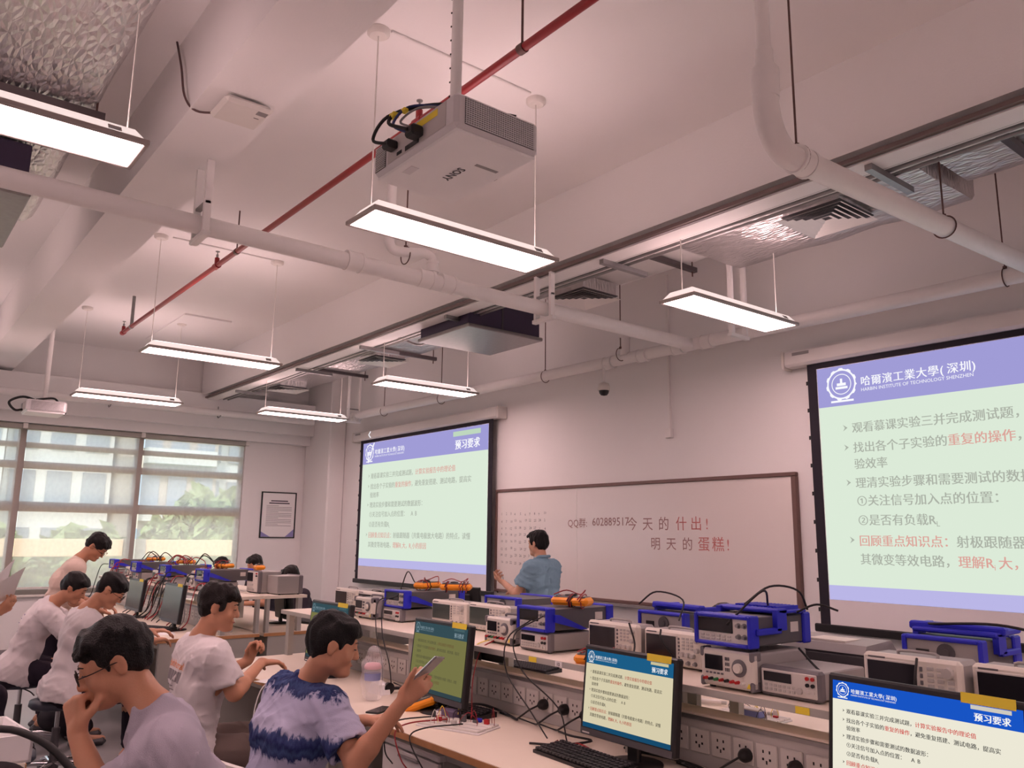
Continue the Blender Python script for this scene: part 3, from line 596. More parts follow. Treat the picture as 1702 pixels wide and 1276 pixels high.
g = MB(); put_text(g, '明天的', 2.41, .53, .125, 0, .008, .19); part('marker_writing', g, M_mk2, t, stuff=True)
g = MB(); put_text(g, '蛋糕!', 2.97, .53, .135, 0, .008, .155); part('marker_writing', g, M_mk, t, stuff=True)
g = MB(); rn = random.Random(5)
for r_ in range(8):
    for c_ in range(10):
        if r_ > 2 and c_ > 7: continue
        put_text(g, str((c_*3+r_*2+1) % 29+1) if r_ else str(c_+1), .1+c_*.085+rn.uniform(-.01, .01), .865-r_*.078+rn.uniform(-.008, .008), .042, 0, .008, res=1)
part('marker_numbers', g, M_dkgrey, t, stuff=True)
for x in (.93, .93, .94): pass
part('marker_sign', MB().tube([(0, .02, 0), (0, -.002, .02)], .006, 6, 1), M_black, t, (.06, -.01, -.01))
# ------------------------------------------------------------------ lab benches
def multi(name, pairs):
    big = MB(); idx = []
    for k, (mb, m) in enumerate(pairs): big.add(mb.v, mb.f); big.s[-len(mb.f):] = mb.s; idx += [k]*len(mb.f)
    me = big.mesh(name)
    for _, m in pairs: me.materials.append(m)
    me.polygons.foreach_set('material_index', idx); return me
M_plate = mat('socket_plate', (206, 202, 198), .4)
M_race = mat('raceway_grey', (186, 182, 180), .5, var=.04)
PLATE = multi('socket_plate', [(MB().box(-.043, .043, -.008, 0, -.043, .043, .003), M_plate), (MB().box(-.016, -.010, -.0086, -.0079, .012, .022).box(.010, .016, -.0086, -.0079, .012, .022).box(-.003, .003, -.0086, -.0079, -.024, -.012).box(-.018, -.010, -.0086, -.0079, -.012, -.004).box(.010, .018, -.0086, -.0079, -.012, -.004), M_dark)])
YN, YF2, ZD, ZS = 2.0, 3.8, .76, 1.07
def bench(label, x0, x1, plates):
    t = thing('lab_bench', label, 'lab bench', (x0, 2.9, 0)); L = x1-x0
    for s in (-1, 1):
        ya, yb = sorted((s*.02, s*.9))
        part('desktop', MB().box(0, L, ya, yb, ZD-.028, ZD), M_desk, t)
        part('edge_band', MB().box(0, L, s*.9-.002, s*.9+.002, ZD-.029, ZD-.003), M_wood, t)
        for xx in (0, L): part('edge_band', MB().box(xx-.002, xx+.002, ya, yb, ZD-.029, ZD-.003), M_wood, t)
        n = max(2, int(L/1.4)+1)
        for k in range(n):
            x = .03+(L-.06)*k/(n-1)
            part('leg_panel', MB().box(x-.02, x+.02, min(s*.06, s*.84), max(s*.06, s*.84), 0 if k in (0, n-1) else .05, ZD-.03), M_panel, t)
            part('shelf_post', MB().box(x-.025, x+.025, s*.03-(.03 if s < 0 else 0), s*.03+(.03 if s > 0 else 0)+.0, ZD, ZS-.025), M_panel, t)
            part('shelf_post', MB().box(x-.025, x+.025, s*.34-.02, s*.34+.02, ZD, ZS-.025), M_panel, t)
        part('apron', MB().box(.05, L-.05, s*.8-.01, s*.8+.01, ZD-.09, ZD-.03), M_panel, t)
        part('modesty_panel', MB().box(.05, L-.05, s*.1-.01, s*.1+.01, .05, ZD-.03), M_panel, t)
        part('shelf_board', MB().box(0, L, *sorted((s*.01, s*.4)), ZS-.025, ZS), M_desk, t)
        part('shelf_edge', MB().box(0, L, s*.4-.002, s*.4+.002, ZS-.026, ZS-.001), M_panel, t)
    rw = part('raceway', MB().box(.35, L-.2, -.28, -.18, ZD, .945, .004), M_race, t)
    part('raceway_cover', MB().box(.35, L-.2, -.285, -.175, .94, .952, .003), M_desk, t)
    part('raceway_trim', MB().box(.35, L-.2, -.287, -.28, .925, .94), M_galv, t)
    for k in range(plates): part('socket_plate', PLATE, None, rw, (.5+k*.098, -.28, .853))
    return t
bR = bench('lab bench nearest the viewer, crowded with instruments', -5.75, 2.6, 56)
bLf = bench('lab bench near the windows, crowded with instruments', -11.25, -7.05, 34)
bB = thing('lab_bench', 'pale bench corner at the bottom edge of the picture', 'lab bench', (-3.62, .1, 0))
part('desktop', MB().box(-2.3, 0, -.5, .52, ZD-.03, ZD), M_desk, bB); part('edge_band', MB().box(-2.3, 0, .519, .524, ZD-.03, ZD-.003), M_wood, bB); part('leg_panel', MB().box(-.1, -.06, -.45, .45, 0, ZD-.03), M_panel, bB); part('leg_panel', MB().box(-2.24, -2.2, -.45, .45, 0, ZD-.03), M_panel, bB)
def sticker(txt, x, lb):
    o = thing('shelf_label', lb, 'label', (x, 2.497, 1.0575), 0)
    part('tag', MB().box(-.022, .022, -.0015, 0, -.011, .011), M_paper, o); g = MB(); put_text(g, txt, -.013, -.008, .022, .0004, -.002); part('lettering', g, M_black, o)
sticker('10', -2.78, 'white tag reading 10 on the bench shelf edge')
for x, lb in ((-2.98, 'yellow warning sticker beside the tag reading 10'), (-1.62, 'yellow warning sticker under the grey bench meter')): single('warning_sticker', MB().box(x, x+.05, 2.494, 2.4975, 1.046, 1.068), M_yellow, lb, 'sticker')
# drawer pedestals
for x, lb in ((-3.52, 'light grey drawer pedestal under the desk beside the tie-dye shirt student'), (-2.1, 'light grey drawer pedestal under the nearest stretch of desk')):
    t = thing('drawer_pedestal', lb, 'pedestal', (x, 2.06, 0)); part('carcass', MB().box(0, .48, .02, .5, .06, .68, .004), M_panel, t); part('top_lip', MB().box(-.005, .485, -.005, .5, .665, .69, .006), M_case, t)
    for k in range(3):
        d = part('drawer', MB().box(.01, .47, 0, .02, .08+k*.195, .265+k*.195, .004), M_case, t); part('handle', MB().box(.16, .32, -.012, .0, .24+k*.195, .252+k*.195, .003), M_grey, d)
    for k in range(4): part('caster', MB().cyl((.06+.36*(k % 2), .08+.34*(k//2), .0), (.06+.36*(k % 2), .08+.34*(k//2), .06), .022, n=10), M_black, t)
# ------------------------------------------------------------------ instruments (front left bottom corner at the origin, front faces -y)
M_inst = mat('instrument_ivory', (222, 216, 206), .5, var=.03, scale=14); M_inst2 = mat('instrument_grey', (158, 154, 152), .5, var=.04, scale=14); M_dkbody = mat('instrument_charcoal', (92, 90, 92), .5, .2, var=.06, scale=20)
M_lcd = mat('dark_screen', (34, 33, 38), .16, var=.05); M_lcd2 = mat('dim_green_screen', (70, 78, 74), .2, var=.1); M_key = mat('key_grey', (186, 182, 178), .5); M_keyd = mat('key_dark', (104, 100, 104), .5); M_rub = mat('bumper_grey', (112, 108, 112), .6, var=.05)
M_rj = mat('jack_red', (186, 36, 38), .4); M_lit = mat('panel_pale', (212, 206, 200), .5, var=.02)
def keys(x0, x1, z0, z1, nx, nz, y=-.004, f=.65, mb=None):
    mb = mb or MB(); dx = (x1-x0)/nx; dz = (z1-z0)/nz
    for i in range(nx):
        for k in range(nz): mb.box(x0+(i+.5)*dx-dx*f/2, x0+(i+.5)*dx+dx*f/2, y, .002, z0+(k+.5)*dz-dz*f/2, z0+(k+.5)*dz+dz*f/2, .0012)
    return mb
def feet(t, w, d, h=.012):
    for x in (.03, w-.03):
        for y in (.03, d-.03): part('foot', MB().cyl((x, y, 0), (x, y, h), .011, n=8), M_blacksoft, t)
def knob(t, x, z, r, y=-.018, m=None): part('knob', MB().cyl((x, 0, z), (x, y, z), r, r*.88, 16), m or M_key, t)
def bnc(t, x, z): part('bnc_socket', MB().cyl((x, 0, z), (x, -.016, z), .0065, n=10).cyl((x, -.002, z), (x, -.004, z), .01, n=10), M_galv, t)
def make_scope(label, w=.31, h=.155, d=.13, scr=.6, green=False, keypad=False):
    t = thing('oscilloscope', label, 'oscilloscope'); f = .01
    part('body', MB().box(.006, w-.006, .015, d, f, h-.004, .012), M_inst2, t); part('front_bezel', MB().box(0, w, -.001, .035, f, h, .01), M_inst, t)
    sx0, sx1, sz0, sz1 = .018, .018+w*scr*.86, f+.03, h-.022
    part('screen_rim', MB().box(sx0-.006, sx1+.006, -.004, .001, sz0-.006, sz1+.006, .003), M_lit, t); part('screen', MB().box(sx0, sx1, -.006, -.002, sz0, sz1, .001), M_lcd2 if green else M_lcd, t)
    kx = sx1+.022
    part('soft_keys', keys(sx1+.007, sx1+.02, sz0, sz1, 1, 6), M_keyd, t, stuff=True)
    part('button_field', keys(kx+.004, w-.045 if not keypad else w-.012, h*.52, h-.02, 3, 4), M_key, t, stuff=True)
    if keypad: part('number_pad', keys(w-.066, w-.014, f+.03, h*.5, 3, 4, f=.55), M_lit, t, stuff=True); knob(t, w-.032, h-.035, .017)
    else:
        for i, kz in enumerate((h-.03, h-.068)): knob(t, w-.025, kz, .0105)
        for i in range(3): knob(t, kx+.012+i*.028, f+.05, .0105)
    for i in range(3): bnc(t, kx+.006+i*(w-kx-.03)/2.4, f+.018)
    part('lower_keys', keys(sx0, sx1, f+.008, f+.02, 6, 1), M_key, t, stuff=True); part('power_key', MB().cyl((.016, 0, f+.012), (.016, -.005, f+.012), .005, n=10), M_lit, t)
    part('brand_strip', MB().box(.02, .075, -.0022, 0, h-.014, h-.009), M_keyd, t)
    part('handle', MB().tube([(w*.3, .06, h-.006), (w*.32, .06, h+.008), (w*.68, .06, h+.008), (w*.7, .06, h-.006)], .005, 6, 3), M_inst2, t)
    feet(t, w, d); return t
def make_psu(label, w=.23, h=.138, d=.34):
    t = thing('power_supply', label, 'power supply'); f = .01
    part('body', MB().box(.004, w-.004, .02, d, f, h-.004, .006), M_inst2, t); part('front_panel', MB().box(0, w, -.001, .03, f, h, .008), M_inst, t)
    for x in (0, w-.016): part('corner_bumper', MB().box(x, x+.016, -.006, .05, h-.03, h+.004, .005), M_rub, t); part('corner_bumper', MB().box(x, x+.016, -.006, .05, f-.004, f+.03, .005), M_rub, t)
    part('screen', MB().box(.022, .022+w*.34, -.005, -.001, h*.48, h-.02, .001), M_lcd, t); part('dial_ring', MB().lathe([(.03, 0), (.03, .006), (.021, .007)], (w-.058, 0, h*.6), 22, Matrix.Rotation(PI/2, 3, 'X')), M_keyd, t); knob(t, w-.058, h*.6, .018, -.02, M_inst)
    part('button_field', keys(.022+w*.38, w-.1, h*.45, h-.02, 3, 3), M_keyd, t, stuff=True); part('lower_keys', keys(.022, .022+w*.36, h*.36, h*.43, 5, 1), M_keyd, t, stuff=True)
    for i in range(8): part('terminal', MB().cyl((.028+i*.023, 0, f+.024), (.028+i*.023, -.02, f+.024), .0065, .005, 10), (M_rj, M_black, mat('jack_green', (50, 120, 70), .4), M_rj, M_black, M_rj, M_rj, M_white)[i], t)
    part('warning_mark', MB().prism([(w-.03, f+.008), (w-.01, f+.008), (w-.02, f+.026)], -.0025, -.0008, 'y'), M_yellow, t)
    part('handle', MB().tube([(w*.22, .1, h-.006), (w*.24, .1, h+.01), (w*.76, .1, h+.01), (w*.78, .1, h-.006)], .006, 6, 3), M_rub, t); feet(t, w, d); return t
def make_meter(label, w=.22, h=.092, d=.3):
    t = thing('bench_multimeter', label, 'bench meter'); f = .008
    part('body', MB().box(.008, w-.008, .02, d, f, h-.006, .004), M_inst2, t)
    part('front_bumper', MB().box(0, w, 0, .04, f-.004, h, .009), M_rub, t); part('front_panel', MB().box(.012, w-.012, -.003, .004, f+.006, h-.01, .003), M_lit, t)
    part('display', MB().box(.022, w*.55, -.006, -.002, h*.52, h-.018, .001), M_lcd, t); part('button_field', keys(.022, w*.62, f+.012, h*.46, 7, 2, -.007), M_key, t, stuff=True)
    for i in range(2):
        for k in range(3): part('jack', MB().cyl((w-.045+i*.02, 0, h-.024-k*.021), (w-.045+i*.02, -.009, h-.024-k*.021), .0065, n=10), (M_rj, M_black, M_lit)[k], t)
    knob(t, w*.68, f+.026, .012, -.012); feet(t, w, d, .009); return t
def make_blue(label, w=.24, h=.108, d=.36, hang=True):
    t = thing('blue_bench_meter', label, 'bench meter')
    part('body', MB().box(.01, w-.01, .02, d-.02, .006, h-.006, .004), M_dkbody, t)
    def ring(y0, y1): return MB().box(0, .016, y0, y1, 0, h, .005).box(w-.016, w, y0, y1, 0, h, .005).box(.016, w-.016, y0, y1, 0, .014, .004).box(.016, w-.016, y0, y1, h-.014, h, .004)
    part('front_bumper', ring(-.012, .045), M_blue, t); part('rear_bumper', ring(d-.035, d+.012), M_blue, t)
    part('front_panel', MB().box(.014, w-.014, -.002, .02, .012, h-.012), M_lit, t); part('display', MB().box(.018, w*.68, -.006, 0, h*.42, h-.016, .001), M_lcd, t)
    part('button_field', keys(.024, w*.66, .018, h*.36, 6, 2, -.006), M_key, t, stuff=True)
    bnc(t, w*.78, h*.68); bnc(t, w*.88, h*.68); bnc(t, w*.78, h*.34); bnc(t, w*.88, h*.34)
    part('rear_panel', MB().box(.016, w-.016, d-.02, d+.001, .014, h-.014), M_inst2, t); part('fan_grille', MB().cyl((w*.45, d, h*.5), (w*.45, d+.006, h*.5), .03, n=18).cyl((w*.45, d+.006, h*.5), (w*.45, d+.009, h*.5), .012, n=12), M_dkgrey, t)
    part('power_inlet', MB().box(w*.66, w*.82, d-.001, d+.007, .025, .055), M_black, t); part('maker_plate', MB().box(w-.011, w-.0085, d-.11, d-.06, h*.4, h*.72), M_lit, t)
    if hang: part('carry_handle', MB().prism([(.03, h*.72), (.03, h*.42), (.2, -.0 + .006), (.24, .006), (.06, h*.7)], w-.002, w+.014, 'x'), M_blue, t)
    else: part('carry_handle', MB().box(-.01, .01, .02, .17, h*.4, h*.6, .004).box(w-.01, w+.01, .02, .17, h*.4, h*.6, .004).box(-.01, w+.01, .15, .21, h+.002, h+.02, .006).box(-.01, .01, .14, .2, h*.5, h+.016).box(w-.01, w+.01, .14, .2, h*.5, h+.016), M_blue, t)
    return t
def make_dmm(label):
    t = thing('handheld_multimeter', label, 'multimeter')
    part('holster', MB().box(-.045, .045, -.1, .1, 0, .04, .014), M_orange, t); part('face', MB().box(-.034, .034, -.085, .085, .03, .043, .003), M_dkbody, t)
    part('display', MB().box(-.028, .028, .03, .072, .043, .0445), mat('lcd_grey', (150, 156, 140), .3), t); part('dial', MB().lathe([(.026, 0), (.024, .008), (.006, .01)], (0, -.012, .043), 18), M_black, t)
    for k in range(4): part('jack', MB().cyl((-.024+k*.016, -.07, .043), (-.024+k*.016, -.07, .0455), .005, n=8), (M_rj, M_black, M_rj, M_black)[k], t)
    return t
def lead(t, pts, m, r=.0025, nm='test_lead'): part(nm, MB().tube(pts, r, 6, 4), m, t)
M_ldr = mat('lead_red', (150, 28, 34), .45); M_ldk = M_blacksoft
def wound(t, rn, n=3, red=True):
    for k in range(n):
        y = rn.uniform(-.07, .07)
        part('wound_lead', MB().tube([(.05*math.cos(q*PI/4), y+.01*math.sin(q), .02+.034*math.sin(q*PI/4)) for q in range(9)], .0028, 6, 3), M_ldr if (k % 2 == 0 and red) else M_ldk, t)
    part('wound_lead', MB().tube([(.04, -.08, .05), (.0, -.03, .07), (-.03, .03, .05), (.02, .08, .075), (.05, .05, .03)], .0028, 6, 4), M_ldr if red else M_ldk, t)
S = {}
def put(kind, label, loc, rz=0, z=ZS, group=None, **kw):
    key = (kind, tuple(sorted(kw.items()))); mk = {'scope': make_scope, 'psu': make_psu, 'meter': make_meter, 'blue': make_blue, 'dmm': make_dmm}[kind]
    if key not in S: o = mk(label, **kw); S[key] = o
    else: o = copy_tree(S[key]); o['label'] = label
    o.location = (loc[0], loc[1], z if len(loc) < 3 else loc[2]); o.rotation_euler = (0, 0, rz)
    o['group'] = group or {'scope': 'oscilloscopes', 'psu': 'bench power supplies', 'meter': 'grey bench multimeters', 'blue': 'blue-bumpered bench meters', 'dmm': 'orange handheld multimeters'}[kind]
    return o
# nearest bench, front row, from the picture edge inwards
put('scope', 'ivory oscilloscope cut by the picture edge', (-1.125, 2.65), w=.34, h=.18)
put('scope', 'ivory signal generator with number pad behind the nearest monitor', (-1.44, 2.61), w=.30, h=.182, keypad=True, d=.15)
put('meter', 'grey bench multimeter with red and black jacks beside the ivory signal generator', (-1.80, 2.56), w=.235, h=.102)
put('psu', 'ivory power supply with a round dial under the large blue-bumpered meter', (-2.03, 2.53))
put('blue', 'large blue-bumpered meter stacked on the power supply with the round dial', (-2.05, 2.53, ZS+.152), w=.25, h=.112, hang=False)
put('scope', 'ivory oscilloscope just left of the stacked blue meter', (-2.53, 2.77), w=.32, h=.15, d=.14)
put('scope', 'ivory oscilloscope behind the orange multimeter on the shelf', (-2.85, 2.74), w=.31, h=.158)
put('meter', 'grey bench multimeter above the shelf tag reading 10', (-3.18, 2.6))
put('blue', 'blue-bumpered meter with an orange multimeter lying on it', (-3.19, 2.6, ZS+.094), w=.225, h=.112, d=.42)
put('psu', 'ivory power supply with a yellow lead at its terminals', (-3.48, 2.62), w=.22, h=.13)
put('scope', 'oscilloscope with a dim green screen behind the yellow-lead power supply', (-3.99, 2.88), w=.36, h=.155, green=True)
put('scope', 'oscilloscope with number pad above the dim olive monitor', (-4.38, 2.88), w=.36, h=.148, green=True, keypad=True, d=.15)
put('meter', 'grey bench multimeter behind the head of the tie-dye shirt student', (-4.73, 2.74), h=.082)
put('blue', 'blue-bumpered meter below the projection screen beside the poster', (-4.74, 2.76, ZS+.084), w=.25, h=.108, d=.44)
put('psu', 'ivory power supply near the far end of the nearest bench', (-5.0, 2.68), w=.24, h=.132)
put('scope', 'ivory oscilloscope partly behind the far power supply', (-5.31, 2.87), w=.33, h=.15)
put('scope', 'ivory oscilloscope at the very end of the nearest bench', (-5.66, 2.87), w=.33, h=.15, d=.16)
# nearest bench, back row, rear panels towards the viewer
put('blue', 'blue-bumpered meter seen from the rear behind the signal generator', (-1.22, 3.28), PI, w=.27, h=.1, d=.3, hang=False, z=ZS+.11)
put('meter', 'grey meter supporting the rear-facing blue meter', (-1.2, 3.26), PI, w=.25, h=.1)
put('blue', 'blue-bumpered meter seen from the rear left of the person hidden behind the bench', (-2.47, 3.3), PI, w=.28, h=.1, d=.32, hang=False, z=ZS+.1)
put('meter', 'grey meter under the rear-facing blue meter left of the hidden person', (-2.48, 3.28), PI, w=.25, h=.098)
put('blue', 'blue-bumpered meter seen from the rear in front of the teacher', (-3.66, 3.28), PI, w=.3, h=.09, d=.3, z=ZS+.105)
put('meter', 'grey meter under the rear-facing blue meter in front of the teacher', (-3.66, 3.28), PI, w=.26, h=.1)
put('psu', 'power supply seen from the rear below the projection screen', (-5.0, 3.25), PI, w=.23, h=.15)
# blue tray lids on the rear meters
for x, y, z, rz, lb in ((-1.36, 3.12, ZS+.225, .05, 'blue carrying handle frame lying on the rear-facing meter by the larger screen'), (-2.57, 3.05, ZS+.215, -.12, 'blue carrying handle frame lying beside the hidden person'), ):
    t = thing('carry_handle_frame', lb, 'handle', (x, y, z), rz, 'blue handle frames')
    part('bar', MB().box(-.16, .16, -.02, .02, 0, .022, .006), M_blue, t); part('arm', MB().box(-.16, -.13, -.02, .14, -.006, .014, .005), M_blue, t); part('arm', MB().box(.13, .16, -.02, .14, -.006, .014, .005), M_blue, t)
t = thing('heat_sink_lid', 'blue ribbed tray with leads on top of the large blue-bumpered meter', 'tray', (-1.92, 2.78, ZS+.152+.114))
part('plate', MB().box(-.11, .13, -.08, .08, 0, .01, .003), M_blue, t)
for k in range(12): part('rib', MB().box(-.08+k*.016, -.074+k*.016, -.07, .07, .01, .024), M_blue, t)
# printer
t = thing('desktop_printer', 'grey and charcoal printer behind the grey bench multimeter', 'printer', (-1.62, 3.2, ZS), PI)
part('body', MB().box(0, .36, 0, .24, 0, .12, .01), M_dkgrey, t); part('top_cover', MB().prism([(0, .12), (.24, .12), (.22, .15), (.04, .16)], .005, .355, 'x'), M_inst2, t); part('paper_slot', MB().box(.05, .31, .235, .243, .06, .075), M_dark, t); part('lid_recess', MB().box(.1, .26, .08, .2, .152, .158), M_inst, t); part('front_tray', MB().box(.03, .33, .24, .26, .01, .05, .004), M_black, t)
# handheld multimeters with leads
rnd = random.Random(11)
for x, y, z, rz, lb, n in ((-3.02, 2.8, ZS+.094+.114, -1.2, 'orange multimeter wrapped in dark leads on top of the blue-bumpered meter', 5), (-2.62, 2.58, ZS, -1.15, 'orange multimeter wrapped in red leads on the shelf behind the centre monitor', 5),
                      (-4.62, 3.0, ZS+.195, .3, 'orange multimeter with a grey screen on the meter below the far projection screen', 2), (-4.38, 3.06, ZS+.195, -.8, 'orange multimeter wound with red lead below the far projection screen', 5), (-.98, 3.1, ZS+.2, .2, 'orange multimeter at the picture edge', 2), (-2.24, 3.0, ZS, .9, 'orange multimeter peeking out left of the stacked blue meter', 2)):
    o = make_dmm(lb); o.location = (x, y, z); o.rotation_euler = (0, 0, rz); o['group'] = 'orange handheld multimeters'; wound(o, rnd, n)
o = make_dmm('orange multimeter standing on edge on the desk beside the breadboard'); o.location = (-3.58, 2.3, ZD+.006); o.rotation_euler = (.35, 0, -.9); o['group'] = 'orange handheld multimeters'
o = make_dmm('orange multimeter on the desk by the paper near the grey-shorts student'); o.location = (-4.75, 2.24, ZD); o.rotation_euler = (0, 0, .5); o['group'] = 'orange handheld multimeters'
# ------------------------------------------------------------------ left bench instruments
st = ['nearest the bench end', 'second from the bench end', 'third from the bench end', 'farthest along the bench']
for k, bx in enumerate((-7.95, -9.1, -10.2, -11.2)):
    put('meter', 'grey meter under a blue-bumpered meter on the window bench, %s' % st[k], (bx, 2.62), group='window bench meters')
    put('blue', 'blue-bumpered meter on the window bench, %s' % st[k], (bx-.01, 2.6, ZS+.094), w=.25, h=.112, d=.44, group='window bench blue meters')
    if k < 3:
        put('psu', 'power supply on the window bench, %s' % st[k], (bx-.27, 2.6), group='window bench power supplies')
        put('scope', 'oscilloscope on the window bench, %s' % st[k], (bx-.62, 2.75), w=.31, h=.158, group='window bench oscilloscopes')
        o = make_dmm('orange multimeter on the window bench instruments, %s' % st[k]); o.location = (bx+.02, 2.85, ZS+.21); o.rotation_euler = (0, 0, -1.2+k*.3); o['group'] = 'window bench multimeters'; wound(o, rnd, 4)
        o = make_dmm('orange multimeter on the power supply of the window bench, %s' % st[k]); o.location = (bx-.2, 2.75, ZS+.145); o.rotation_euler = (0, .2, -.3+k*.5); o['group'] = 'window bench multimeters'; wound(o, rnd, 3)
o = make_dmm('orange multimeter beside the dark heads behind the window bench'); o.location = (-7.45, 3.0, ZS+.21); o.rotation_euler = (0, 0, 1.3); o['group'] = 'window bench multimeters'
put('meter', 'grey meter with its rear to the viewer at the end of the window bench', (-7.1, 3.28), PI, w=.3, h=.17, d=.24)
put('meter', 'grey meter lying under the end orange multimeter of the window bench', (-7.6, 2.95), w=.27, h=.2, d=.22)
# ------------------------------------------------------------------ monitors and keyboards
def monitor(label, loc, rz, w, h, pal, tilt=.1, sticker_=True):
    t = thing('monitor', label, 'monitor', (loc[0], loc[1], ZD), rz, 'desktop monitors'); zb = loc[2]-ZD; b = .018
    S_ = Matrix.Translation((0, 0, zb)) @ Matrix.Rotation(-tilt, 4, 'X')
    sc = link('panel', MB().box(-w/2, w/2, -.004, .03, 0, h, .006).mesh('panel', M_black), t); sc.matrix_local = S_
    part('back_hump', MB().box(-w*.3, w*.3, .028, .055, h*.18, h*.8, .012), M_black, sc); part('bezel_strip', MB().box(-w/2+.01, w/2-.01, -.0062, -.004, .003, b+.008), M_dkgrey, sc); part('brand_mark', MB().box(-w/2+.02, -w/2+.06, -.0068, -.0058, .008, .013), M_lit, sc)
    if pal: slide(sc, pal, -w/2+b, -.006, b+.012, w-2*b, h-2*b-.012)
    else: part('dark_glass', MB().box(-w/2+b, w/2-b, -.0058, -.004, b+.012, h-b), mat('off_screen', (62, 60, 62), .18, var=.05), sc)
    if sticker_: part('yellow_sticker', MB().box(w*.2, w*.44, -.0075, -.0055, h-.022, h+.004), M_yellow, sc)
    part('stand_neck', MB().box(-.03, .03, .04, .065, .01, zb+h*.45, .006), M_black, t); part('stand_base', MB().lathe([(.11, 0), (.11, .008), (.03, .016)], (0, .05, 0), 24), M_black, t)
    return t
monitor('nearest lit monitor with a blue slide header at the picture corner', (-1.13, 2.3, .875), -.06, .56, .34, 'mon')
monitor('lit monitor with a teal slide header in front of the sockets', (-2.28, 2.38, .835), -.03, .5, .34, 'teal')
monitor('dim olive monitor between the phone and the yellow-lead power supply', (-3.5, 2.33, .812), -.02, .51, .375, 'olive')
monitor('dim olive monitor behind the tie-dye shirt student', (-4.75, 2.35, .82), .0, .52, .375, 'olive')
monitor('dark switched-off monitor on the window bench nearest its end', (-7.68, 2.3, .83), .02, .5, .33, None)
monitor('dark switched-off monitor farther along the window bench', (-9.0, 2.33, .83), .02, .5, .31, None)
monitor('black monitor turned away on the far side of the window bench', (-7.75, 3.42, .8), PI-.1, .5, .31, None, sticker_=False)
monitor('black monitor turned away behind the aisle beyond the window bench', (-6.9, 4.9, .8), PI+.3, .5, .31, None, sticker_=False)
KB = None
for (x, y, rz), lb in (((-2.42, 2.3, -.06), 'black keyboard in front of the monitor with the teal header'), ((-3.45, 2.42, .1), 'black keyboard behind the breadboard under the dim monitor'), ((-7.75, 2.2, .5), 'black keyboard by the switched-off monitor of the window bench'), ((-7.6, 3.6, .2), 'black keyboard on the far side of the window bench')):
    t = thing('keyboard', lb, 'keyboard', (x, y, ZD), rz, 'keyboards')
    part('base', MB().prism([(-.075, 0), (.075, 0), (.075, .024), (-.075, .012)], -.22, .22, 'x'), M_black, t)
    if KB is None:
        KB = MB()
        for r_ in range(6):
            for c_ in range(20):
                yy = -.062+r_*.0245; KB.box(-.211+c_*.0211, -.211+c_*.0211+.0165, yy-.009, yy+.009, .014+(yy+.075)*.08, .023+(yy+.075)*.08, .002)
        KB = KB.fix(KB.mesh('keycaps', mat('keycap_black', (40, 39, 44), .45)))
    part('keycaps', KB, None, t, stuff=True)
t = thing('desk_beyond_aisle', 'grey desk with black printer beyond the window bench', 'desk', (-7.3, 4.7, 0)); part('desktop', MB().box(-.9, .9, -.3, .6, .72, .75), M_panel, t); part('side_panel', MB().box(-.88, -.85, -.28, .58, 0, .72), M_panel, t); part('side_panel', MB().box(.85, .88, -.28, .58, 0, .72), M_panel, t)
